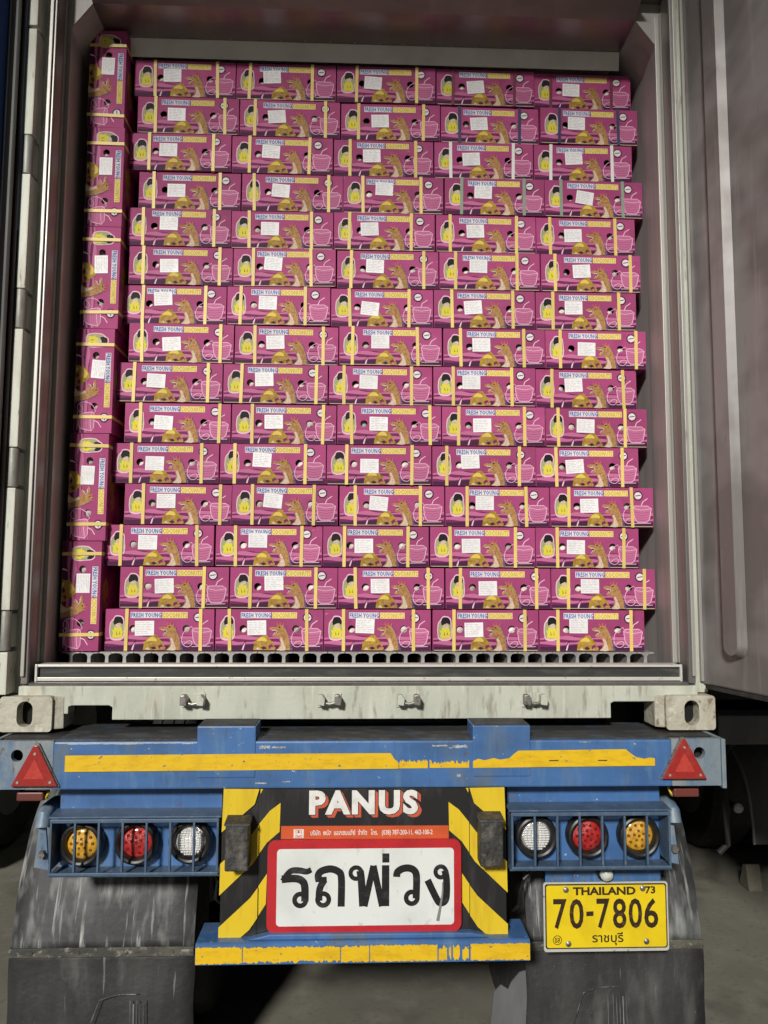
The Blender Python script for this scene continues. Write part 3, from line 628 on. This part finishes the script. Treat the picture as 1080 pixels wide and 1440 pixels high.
# warning triangles
def triangle(cx, zb, lab):
    w, h = .072, .125; y0 = YF - .017
    tri = [(cx - w, zb), (cx + w, zb), (cx + .006, zb + h), (cx - .006, zb + h)]
    t = part('warning_triangle', MB().prism(tri, y0, YF - .0075), 'reflector_red', trl, lab, bevel=.002)
    part('triangle_border', MB().prism([(cx - w - .004, zb - .0035), (cx + w + .004, zb - .0035), (cx + .006, zb + h + .005), (cx - .006, zb + h + .005)], YF - .0074, YF - .0005), 'bolt_steel', t)
    k = .45; gz = zb + h * .33
    part('centre_reflector', MB().prism([(cx + (x - cx) * k, gz + (z - gz) * k) for x, z in tri], y0 - .0015, y0 - .0002), 'reflector_light', t)
    for x, z in ((cx, zb + h * .80), (cx - w * .70, zb + h * .10), (cx + w * .70, zb + h * .10)):
        part('rivet', MB().cyl((x, y0 - .0002, z), (0, -1, 0), .0042, .0025, 10), 'steel_bright', t)
triangle(-1.034, 1.081, None); triangle(1.040, 1.093, None)
# small marker lamps under the beam ends
for sx in (-1, 1):
    x = sx * 1.066
    mk = part('marker_lamp', MB().box(x - .042, x + .042, -.095, -.04, 1.022, 1.050), 'marker_red', trl, bevel=.005)
    part('lamp_bracket', MB().box(x - .020, x + .05, -.085, -.03, 1.0525, 1.0655), 'bolt_steel', mk)
    part('lamp_wire', MB().tube([(x - sx * .045, -.06, 1.06), (x - sx * .052, -.075, 1.045), (x - sx * .048, -.08, 1.030), (x - sx * .038, -.07, 1.022)], .005, 8), 'stripe_yellow', mk, smooth=True)
# blue back panels and guarded lamp boxes
def lamp_box(x0, x1, z0, z1, lamps, sx):
    part('upper_panel', MB().box(x0 + .002, x1 - .004, -.060, -.02, z1 + .0005, 1.0655), 'blue_paint', trl, bevel=.002)
    lb = part('lamp_box', MB().box(x0 + .004, x1 - .004, -.052, .03, z0 - .004, z1), 'blue_paint', trl, bevel=.003)
    part('box_lid', MB().prism([(-.0605, z1 + .0055), (-.0605, z1 + .0005), (YF - .002, z1 - .006), (YF - .002, z1 - .001)], x0 - .006, x1 + .006, axis='x'), 'guard_blue', lb, bevel=.001)
    part('box_base', MB().prism([(-.0525, z0 + .003), (-.0525, z0 - .002), (YF - .002, z0 - .002), (YF - .002, z0 + .003)], x0 - .004, x1 + .004, axis='x'), 'guard_blue', lb, bevel=.001)
    gd = part('lamp_guard', MB().box(x0, x1, YF - .010, YF - .003, z1 - .018, z1 - .0065), 'guard_blue', trl, bevel=.002)
    part('guard_rail', MB().box(x0, x1, YF - .010, YF - .003, z0 + .0035, z0 + .013), 'guard_blue', gd, bevel=.002)
    for k in range(8):
        x = x0 + .004 + (x1 - x0 - .008) * k / 7
        part('bar', MB().box(x - .0034, x + .0034, YF - .0085, YF + .004, z0 + .0135, z1 - .0185), 'guard_blue', gd, bevel=.0015)
        if k in (0, 7): part('side_strap', MB().box(x - .003, x + .003, YF + .0045, -.0525, z0 + .02, z1 - .022), 'guard_blue', gd)
    for (x, z, kind) in lamps:
        yb = -.0525; h = MB()
        h.lathe((x, yb, z), (0, -1, 0), [(.062, 0), (.069, .004), (.0695, .030), (.066, .040), (.060, .043), (.054, .040), (.0505, .032), (.048, .022), (.048, .004)], 40)
        tl = part('tail_lamp', h, 'housing', trl, {'amber': 'amber round turn lamp', 'red': 'red round tail lamp', 'clear': 'clear round reversing lamp'}[kind], smooth=True)
        l = MB(); l.lathe((x, yb, z), (0, -1, 0), [(.0478, .020), (.044, .0235), (.030, .027), (.015, .029), (.0002, .0295)], 36)
        part('lens', l, 'lens_' + kind, tl, smooth=True)
        d = MB()
        if kind == 'clear':
            for k in range(11):
                zz = z - .038 + k * .0076; hw = math.sqrt(max(.0001, .0425 ** 2 - (zz - z) ** 2)); n = 7
                for j in range(n):
                    xa = x - hw + 2 * hw * j / n; d.box(xa + .0008, xa + 2 * hw / n - .0008, yb - .0325, yb - .024, zz - .0022, zz + .0022)
        else:
            pts = [(0, .0)] + [(.0155 * math.cos(t * 6.283 / 5 + .4), .0155 * math.sin(t * 6.283 / 5 + .4)) for t in range(5)] + [(.033 * math.cos(t * 6.283 / 10), .033 * math.sin(t * 6.283 / 10)) for t in range(10)]
            for a, c in pts:
                d.lathe((x + a, yb - .026 + .10 * math.hypot(a, c), z + c), (0, -1, 0), [(.0062, -.002), (.0058, .003), (.004, .0052), (.0002, .006)], 10)
        part('led_cluster', d, 'led_' + kind, tl, smooth=kind != 'clear')
    return lb
LB = lamp_box(-.983, -.456, .802, .984, [(-.901, .884, 'amber'), (-.728, .887, 'red'), (-.556, .889, 'clear')], -1)
RB = lamp_box(.473, .992, .808, .995, [(.567, .896, 'clear'), (.737, .896, 'red'), (.908, .895, 'amber')], 1)
for x0, x1, z0, z1 in ((-.820, -.758, .942, .960), (.780, .842, .950, .968)):
    p = part('type_sticker', MB().box(x0, x1, -.0535, -.0522, z0, z1), 'reflector_light', trl)
    part('sticker_field', MB().box(x0 + .008, x1 - .008, -.0545, -.0537, z0 + .004, z1 - .004), 'sign_white', p)
# brackets at the outer ends of the lamp boxes
for sx in (-1, 1):
    x = sx * 1.035
    br = part('guard_bracket', MB().tube([(x, .06, .975), (x, -.02, .975), (x, -.05, .965), (x, -.06, .93)], .024, 12), 'blue_worn', trl, smooth=True)
    part('bracket_bolt', MB().cyl((x, -.045, .845), (0, -1, 0), .012, .02, 6), 'bolt_steel', br)
    part('bracket_plate', MB().prism([(x - .028, .80), (x + .020, .79), (x + .004, .94), (x - .016, .94)], -.045, -.035), 'blue_worn', br, bevel=.002)
# hazard board with folded wings
bd = part('hazard_board', MB().prism([(-.334, 1.0655), (-.334, .600), (.343, .600), (.343, 1.0655)], -.120, -.105), 'stripe_black', trl, 'black centre board with white company lettering')
def wing(sx):
    cx = .0045
    def mx(x): return x if sx < 0 else 2 * cx - x
    w = MB(); a, b_ = mx(-.449), mx(-.334)
    w.prism([(a, -.126), (b_ + (.0 if sx < 0 else .0), -.1215), (b_, -.106), (a, -.106)], .600, 1.064, axis='z')
    return part('hazard_wing', w, 'stripe_black', trl, 'yellow and black chevron wing', bevel=.002), mx
def img(px, py):   # measured position on the board -> metres
    return (-.449 + (px - 313) / 399 * .909, 1.071 - (py - 1107) / 217 * .473)
for sx in (-1, 1):
    wg, mx = wing(sx)
    for st in ([(314.8, 1109.4), (364.3, 1110), (358, 1131.7), (334.7, 1152.5), (313, 1170.7)],
               [(364.3, 1161), (349.5, 1180), (312.2, 1215), (311.5, 1259.3), (357.3, 1215), (364.3, 1204)],
               [(364.3, 1249), (353.8, 1263.6), (311.5, 1303.5), (311.5, 1322), (337.3, 1321.5), (353.8, 1307), (364.3, 1291)]):
        part('chevron', MB().prism([(mx(img(*p)[0]), img(*p)[1]) for p in st], -.1285, -.1265), 'stripe_yellow', wg)
    for st in ([(364.8, 1160), (379, 1142), (393.8, 1130.8), (393, 1171.6), (375.5, 1187), (364.8, 1203)],
               [(364.8, 1248), (376.4, 1230.6), (375.5, 1273), (364.8, 1290)], [(365.5, 1111), (369, 1111), (365.5, 1118)]):
        part('chevron', MB().prism([(mx(img(*p)[0]), img(*p)[1]) for p in st], -.1212, -.1202), 'stripe_yellow', wg)
    # rubber buffers
    xb = -.391 if sx < 0 else .400; zb = .836 if sx < 0 else .842
    rb = part('rubber_buffer', MB().box(xb - .036, xb + .036, -.200, -.1290, zb, zb + .135), 'rubber_worn', trl, bevel=.007, seg=3)
    part('buffer_cap', MB().prism([(-.1290, zb + .150), (-.1290, zb + .1355), (-.200, zb + .1355), (-.196, zb + .142)], xb - .040, xb + .040, axis='x'), 'rubber_worn', rb, bevel=.002)
# company lettering and strip
def plines(name, items, parent, label=None):
    for mt in dict.fromkeys(i[2] for i in items):
        b = MB()
        for vs, fs, k in items:
            if k == mt: b.add(vs, fs)
        link(name, b.mesh(name, [mt], recalc=False), parent, label)
it = []
for k in range(7):
    d = .0016 * k; vs, fs = text_mesh('PANUS', -.174 + d, .178 + d, .981 - d, 1.059 - d, -.1206 - .00005 * k, .050, space=1.2); it.append((vs, fs, 'print_red'))
vs, fs = text_mesh('PANUS', -.1765, .1785, .9785, 1.0605, -.1212, .075, space=1.2); it.append((vs, fs, 'print_black'))
vs, fs = text_mesh('PANUS', -.174, .176, .981, 1.058, -.1216, .052, space=1.2); it.append((vs, fs, 'print_white'))
plines('company_lettering', it, bd)
strip = part('company_strip', MB().prism([(-.262, .9075), (.274, .9045), (.274, .9455), (-.262, .9475)], -.1222, -.1204), 'sign_orange', bd)
it = []
vs, fs = text_mesh('บริษัท  พนัส  แอสเซมบลีย์  จำกัด   โทร.   (038) 787-200-11, 462-100-2', -.168, .222, .914, .9365, -.1226, .012); it.append((vs, fs, 'print_white'))
b = MB(); b.sheet([(-.222, .9105), (-.190, .9105), (-.190, .9375), (-.222, .9375)], -.1226); it.append((b.v, b.f, 'print_white'))
b = MB(); b.sheet([(-.218, .9125), (-.194, .9125), (-.194, .9150), (-.218, .9150)], -.123); b.ribbon([(-.217, .920), (-.206, .9165), (-.195, .920)], .0022, -.123); b.sheet([(-.216, .9255), (-.196, .9255), (-.196, .9345), (-.216, .9345)], -.123)
it.append((b.v, b.f, 'print_red'))
b = MB(); b.sheet([(-.2145, .927), (-.209, .927), (-.209, .933), (-.2145, .933)], -.1233); b.sheet([(-.203, .927), (-.1975, .927), (-.1975, .933), (-.203, .933)], -.1233); it.append((b.v, b.f, 'print_white'))
plines('strip_lettering', it, strip)
# red framed sign
vs, fs = curve_mesh([rrect(-.302, .312, .626, .907, .026)], .010)
sg = part('trailer_sign', MB().add([(x, y - .136, z) for x, y, z in vs], fs), 'sign_red', trl, 'white sign with a red border and large black lettering', bevel=.0015)
vs, fs = curve_mesh([rrect(-.272, .2885, .6475, .8815, .012)], .0012)
part('sign_field', MB().add([(x, y - .1375, z) for x, y, z in vs], fs), 'sign_white', sg)
def zk(X, Y): return (-.272 + (X - 35) / 960 * .561, .8815 - (Y - 362) / 402 * .234)
def strokes():
    b = MB(); y = [-.1382]; U = .561 / 960
    def st(pts, w, smooth=True):
        p = [zk(*q) for q in (smoothpath(pts, 6) if smooth else pts)]; b.ribbon(p, w * U, y[0]); y[0] -= .00004
    def rg(x, z, ro=43, ri=18): b.ring(zk(x, z), ro * U, ri * U, y[0]); y[0] -= .00004
    b.ribbon([zk(*q) for q in smoothpath([(220, 470), (196, 480), (158, 474), (118, 474), (92, 492), (66, 528)], 6)], [U * (34 - 6 * abs(i - 14) / 14) for i in range(31)], y[0]); y[0] -= .00004
    st([(62, 519), (130, 515), (168, 526), (186, 556), (188, 635)], 40); rg(163, 627)
    st([(262, 528), (258, 500), (276, 478), (322, 467), (364, 480), (383, 515), (383, 664)], 38); st([(243, 523), (304, 520)], 26, False); st([(292, 524), (272, 556), (264, 590), (264, 632)], 36); rg(286, 626)
    rg(462, 490, 41, 18); st([(484, 478), (492, 540), (500, 664)], 40); st([(508, 664), (556, 452)], 34, False); st([(556, 452), (604, 664)], 34, False); st([(622, 450), (622, 664)], 40, False)
    st([(623, 388), (623, 436)], 38, False)
    st([(682, 512), (686, 488), (712, 470), (748, 466), (778, 480), (790, 515), (788, 625)], 38); rg(764, 622)
    rg(922, 488, 40, 17); st([(944, 480), (953, 530), (953, 606), (944, 640), (920, 650), (900, 630), (850, 530)], 37)
    return b
ch = strokes(); link('sign_lettering', ch.mesh('sign_lettering', ['print_black'], recalc=False), sg)
sc_ = MB(); sc_.ribbon([zk(*q) for q in smoothpath([(932, 540), (930, 600), (916, 680), (904, 742)], 5)], [.0035 + .006 * (i / 15) for i in range(16)], -.1412)
link('scratch_mark', sc_.mesh('scratch_mark', ['scratch'], recalc=False), sg)
# underrun bar with worn tape
ub = part('underrun_bar', MB().prism([(-.168, .548), (-.168, .606), (-.160, .612), (-.02, .614), (-.02, .548)], -.516, .524, axis='x'), 'blue_paint', trl, bevel=.004)
part('bar_crown', MB().prism([(-.36, .6125), (.40, .6125), (.34, .627), (-.29, .629)], -.150, -.1205), 'blue_paint', ub, bevel=.004)
def worn(x0, x1, n, a0, a1): return [(x0 + (x1 - x0) * i / n, .6035 - rnd.uniform(0, a0)) for i in range(n + 1)] + [(x1 - (x1 - x0) * i / n, .5515 + rnd.uniform(0, a1)) for i in range(n + 1)]
for x0, x1, a0, a1 in ((-.514, -.372, .004, .004), (-.369, -.07, .007, .010), (-.067, .02, .009, .006), (.023, .232, .004, .005), (.236, .262, .018, .006), (.268, .275, .02, .02), (.281, .302, .018, .020), (.310, .330, .02, .016), (.336, .522, .003, .004)):
    tape(worn(x0, x1, max(4, int((x1 - x0) / .0045)), a0, a1), -.1694, 'tape_yellow', ub)
for x in (-.40, .41): part('bar_stay', MB().box(x - .03, x + .03, -.02, .06, .56, .98), 'dark_steel', ub)
# licence plate
PY = -.045
pl = part('licence_plate', MB().prism(rrect(.596, 1.013, .517, .737, .010), PY, PY + .004), 'white_metal', trl, 'yellow licence plate with black characters', bevel=.001)
part('plate_field', MB().prism(rrect(.6015, 1.0075, .527, .7315, .008), PY - .0014, PY - .0002), 'plate_ink', pl)
part('plate_face', MB().prism(rrect(.6055, 1.0035, .531, .7275, .007), PY - .0024, PY - .0015), 'plate_yellow', pl)
def zp(X, Y): return (.596 + (X - 108) / 867 * .417, .737 - (Y - 98) / 475 * .220)
it = []; yl = PY - .0029
def tx(t, X0, X1, Y0, Y1, bold, **k):
    a = zp(X0, Y1); c = zp(X1, Y0); vs, fs = text_mesh(t, a[0], c[0], a[1], c[1], yl, bold, **k); it.append((vs, fs, 'plate_ink'))
tx('THAILAND', 312, 748, 130, 186, .040); tx('73', 815, 886, 128, 180, .035)
for t, X0, X1 in (('7', 174, 268), ('0', 286, 384), ('7', 474, 566), ('8', 586, 680), ('0', 696, 790), ('6', 804, 902)): tx(t, X0, X1, 210, 416, .018)
b = MB(); b.sheet([zp(402, 330), zp(452, 328), zp(452, 296), zp(402, 298)], yl); it.append((b.v, b.f, 'plate_ink'))
tx('ราชบุรี', 440, 656, 440, 530, .016)
b = MB(); b.ring(zp(200, 490), .0150, .0128, yl); it.append((b.v, b.f, 'plate_ink')); tx('ขส', 182, 218, 472, 508, .02)
plines('plate_characters', it, pl)
for X, Y in ((263, 147), (797, 142), (275, 515), (815, 505)):
    x, z = zp(X, Y); part('bolt', MB().lathe((x, PY - .0025, z), (0, -1, 0), [(.0095, 0), (.0095, .003), (.006, .006), (.0002, .0065)], 12), 'bolt_steel', pl, smooth=True)
hb = part('plate_hanger', MB().box(.604, .990, -.044, -.036, .738, .806), 'blue_paint', trl)
la = part('plate_lamp', MB().lathe((.803, -.046, .772), (0, -1, -.25), [(.030, 0), (.030, .010), (.025, .014), (.0002, .015)], 20), 'housing', trl, smooth=True)
part('lamp_glass', MB().lathe((.803, -.0605, .768), (0, -1, -.3), [(.0225, -.002), (.021, .010), (.014, .018), (.0002, .021)], 20), 'lamp_glass', la, smooth=True)
# mudguards, flaps
def mudguard(x0, x1, sx):
    arc = [(.95, 1.04), (.72, 1.055), (.52, 1.045), (.35, .995), (.245, .93), (.184, .87), (.149, .81), (.10, .715), (.064, .60), (.045, .508)]
    arc = smoothpath(arc, 3); n = len(arc); b = MB()
    vs = []; m_ = 9
    for i, (y, z) in enumerate(arc):
        for j in range(m_):
            t = j / (m_ - 1); x = x0 + (x1 - x0) * t
            e = .005 * math.sin(6.283 * t * 1.3) * min(1, i / 8) + .003 * math.sin(i * .6 + j)
            drop = -.02 * max(0, abs(t - .5) - .42) / .08
            vs.append((x, y + e * .5 - drop * -.4, z))
    fs = [(i * m_ + j, i * m_ + j + 1, (i + 1) * m_ + j + 1, (i + 1) * m_ + j) for i in range(n - 1) for j in range(m_ - 1)]
    b.add(vs, fs)
    g_ = part('mudguard', b, 'mud_rubber', trl, smooth=True)
    so = g_.modifiers.new('thickness', 'SOLIDIFY'); so.thickness = .008
    st = part('clamp_strip', MB().box(x0 - .002, x1 + .002, .030, .036, .486, .516), 'flap_strip', g_, bevel=.002)
    for k in range(4):
        x = x0 + .07 + k * (x1 - x0 - .14) / 3
        part('clamp_bolt', MB().cyl((x, .0298, .501), (0, -1, 0), .007, .003, 12), 'flap_strip', g_)
    f = MB(); vs = []; R_, C_ = 14, 12
    for i in range(R_ + 1):
        for j in range(C_ + 1):
            t = j / C_; z = .500 - .40 * i / R_; x = x0 - .004 + (x1 - x0 + .008) * t + .002 * math.sin(i * .8) * (1 if t > .5 else -1)
            vs.append((x, .040 + .006 * math.sin(t * 5 + i * .15) * i / R_ + .002 * math.sin(i * .9), z))
    f.add(vs, [(i * (C_ + 1) + j, i * (C_ + 1) + j + 1, (i + 1) * (C_ + 1) + j + 1, (i + 1) * (C_ + 1) + j) for i in range(R_) for j in range(C_)])
    fl = part('mud_flap', f, 'mud_flap', g_, smooth=True); so = fl.modifiers.new('thickness', 'SOLIDIFY'); so.thickness = .008; so.offset = 1
    # embossed arch mark on the flap
    xc = x0 + (x1 - x0) * (.62 if sx < 0 else .42); pts = [(xc - .13 + .012 * i, .330 + .045 * math.sin(min(1, i / 12) * 1.57) - .14 * max(0, 1 - i / 5)) for i in range(16)]
    e = MB(); e.ribbon(pts, .003, .0165)
    for k in range(5): e.ribbon([(xc + .03 + k * .011, .355 - .01 * (k % 2)), (xc + .032 + k * .011, .23)], .003, .0164 - .0001 * k)
    part('moulded_mark', e, 'mud_rubber', g_)
mudguard(-1.160, -.560, -1); mudguard(.560, 1.160, 1)
tp = MB(); tp.prism([(.425, .08), (.60, .08), (.60, .40), (.545, .385), (.515, .352), (.505, .330), (.48, .345), (.455, .322), (.447, .25)], .10, .106)
part('torn_flap', tp, 'grey_plastic', trl, 'torn grey plastic flap')
part('lower_rail', MB().box(-.885, -.470, -.035, -.015, .768, .786), 'dark_steel', trl, bevel=.002)
part('lower_rail', MB().box(.50, .97, -.030, -.012, .778, .796), 'dark_steel', trl, bevel=.002)
part('cable', MB().tube([(.60, -.03, .80), (.565, -.035, .775), (.535, -.035, .745), (.525, -.02, .70), (.53, .02, .64), (.52, .08, .60)], .0065, 8), 'rubber', trl, smooth=True)
part('cable', MB().tube([(-.50, -.02, .80), (-.475, -.02, .74), (-.485, .0, .68), (-.47, .05, .64), (-.44, .10, .70)], .006, 8), 'rubber', trl, smooth=True)
# chassis rails, axles, wheels
for x in (-.46, .46):
    r_ = MB(); r_.box(x - .07, x + .07, .17, 11, 1.17, 1.19); r_.box(x - .07, x + .07, .17, 11, .80, .82); r_.box(x - .008, x + .008, .17, 11, .8205, 1.1695)
    part('chassis_rail', r_, 'chassis_blue', trl)
for y in (.16, 1.3, 2.6): part('cross_member', MB().box(-.385, .385, y, y + .08, .86, 1.05), 'chassis_blue', trl, bevel=.004)
def wheel(x, y):
    b = MB(); s_ = [(.30, -.12), (.40, -.135), (.47, -.135), (.497, -.115), (.503, -.075), (.492, -.07), (.492, -.055), (.505, -.05), (.505, -.01), (.493, -.006), (.493, .006), (.505, .01), (.505, .05), (.492, .055), (.492, .07), (.503, .075), (.497, .115), (.47, .135), (.40, .135), (.30, .12)]
    b.lathe((x, y, .505), (1, 0, 0), s_, 48)
    w = part('tyre', b, 'tyre', trl, smooth=True)
    part('rim', MB().lathe((x, y, .505), (1, 0, 0), [(.300, -.115), (.27, -.10), (.25, .02), (.12, .03), (.11, .09), (.0005, .095)], 32), 'rim', w, smooth=True)
for y in (.72, 2.02):
    part('axle', MB().cyl((-1.1, y, .505), (1, 0, 0), .07, 2.2, 16), 'dark_steel', trl, smooth=True)
    for x in (-1.03, -.70, .70, 1.03): wheel(x, y)

# ================================================================== NEIGHBOURING TRAILER in the dark on the right
nb = empty('parked_trailer', (2.9, 4, 0), 'dark trailer parked alongside on the right, mostly hidden in shadow', 'trailer')
part('rear_beam', MB().box(1.80, 3.9, 1.22, 1.40, .915, 1.06), 'grey_plastic', nb, bevel=.008)
part('stay_tube', MB().tube([(1.95, 1.35, .905), (1.86, 1.26, .90), (1.835, 1.24, .86), (1.835, 1.24, .60), (1.84, 1.25, .42), (1.80, 1.26, .38)], .016, 10), 'dark_steel', nb, smooth=True)
part('side_marker', MB().lathe((1.925, 1.30, .585), (0, -1, 0), [(.026, 0), (.024, .010), (.012, .017), (.0002, .019)], 16), 'lens_clear', nb, smooth=True)
part('marker_stalk', MB().box(1.915, 1.935, 1.301, 1.42, .575, .595), 'dark_steel', nb)
ar = smoothpath([(2.55, 1.06), (2.2, 1.03), (1.75, .96), (1.45, .84), (1.31, .70), (1.26, .52), (1.25, .42)], 4); b = MB()
vs = []
for (y, z) in ar: vs += [(1.985, y, z), (2.62, y, z)]
b.add(vs, [(2 * i, 2 * i + 1, 2 * i + 3, 2 * i + 2) for i in range(len(ar) - 1)])
q = part('mudguard', b, 'grey_plastic', nb, smooth=True); so = q.modifiers.new('thickness', 'SOLIDIFY'); so.thickness = .010
part('guard_edge', MB().tube([(1.978, y, z) for y, z in ar[8:]], .008, 8), 'rim', q, smooth=True)
for y in (2.55, 3.85):
    for x in (2.30, 2.63):
        t = MB(); t.lathe((x, y, .505), (1, 0, 0), [(.30, -.12), (.40, -.135), (.47, -.135), (.50, -.10), (.503, .0), (.50, .10), (.47, .135), (.40, .135), (.30, .12)], 40)
        w = part('tyre', t, 'tyre', nb, smooth=True)
        part('rim', MB().lathe((x, y, .505), (1, 0, 0), [(.30, -.115), (.26, -.09), (.12, -.03), (.0005, -.03)], 28), 'rim', w, smooth=True)
part('chassis_rail', MB().box(2.75, 2.85, 1.41, 9, .8, 1.1), 'dark_steel', nb)
part('deck', MB().box(1.85, 4.1, 1.41, 12, 1.11, 1.26), 'dark_steel', nb)
nl = empty('parked_trailer', (-3.2, 5, 0), 'added dark trailer on the left, shading the ground, showing only a tyre', 'trailer')  # added so its body shades the left ground; only the tyre shows
for y in (2.62, 3.95):
    for x in (-2.38, -2.72):
        t = MB(); t.lathe((x, y, .505), (1, 0, 0), [(.30, -.12), (.40, -.135), (.47, -.135), (.50, -.10), (.503, .0), (.50, .10), (.47, .135), (.40, .135), (.30, .12)], 40)
        w = part('tyre', t, 'tyre', nl, smooth=True)
        part('rim', MB().lathe((x, y, .505), (1, 0, 0), [(.30, .115), (.26, .09), (.12, .03), (.0005, .03)], 28), 'rim', w, smooth=True)
part('mud_flap', MB().box(-2.9, -2.2, 1.98, 1.99, .12, .95), 'rubber', nl)
part('chassis_rail', MB().box(-3.1, -3.0, 1.9, 9, .8, 1.1), 'dark_steel', nl)
part('deck', MB().box(-4.4, -2.15, 1.9, 13, 1.05, 1.26), 'dark_steel', nl)
part('shade_body', MB().box(-4.4, -2.15, 1.9, 13, 1.262, 3.9), 'dark_steel', nl, bevel=.01)
ck = link('gap_light_block', MB().prism([(1.86, .0), (1.81, .13), (1.77, .14), (1.74, .0)], 2.19, 2.27, axis='x').mesh('gap_light_block', ['pale_block'], .006), None, 'pale wedge shaped block standing in for lit background beside the parked trailer wheel', 'stand_in')  # pale block put in for lit background showing through the gap

for o in bpy.data.objects:
    if '_world' in o: del o['_world']
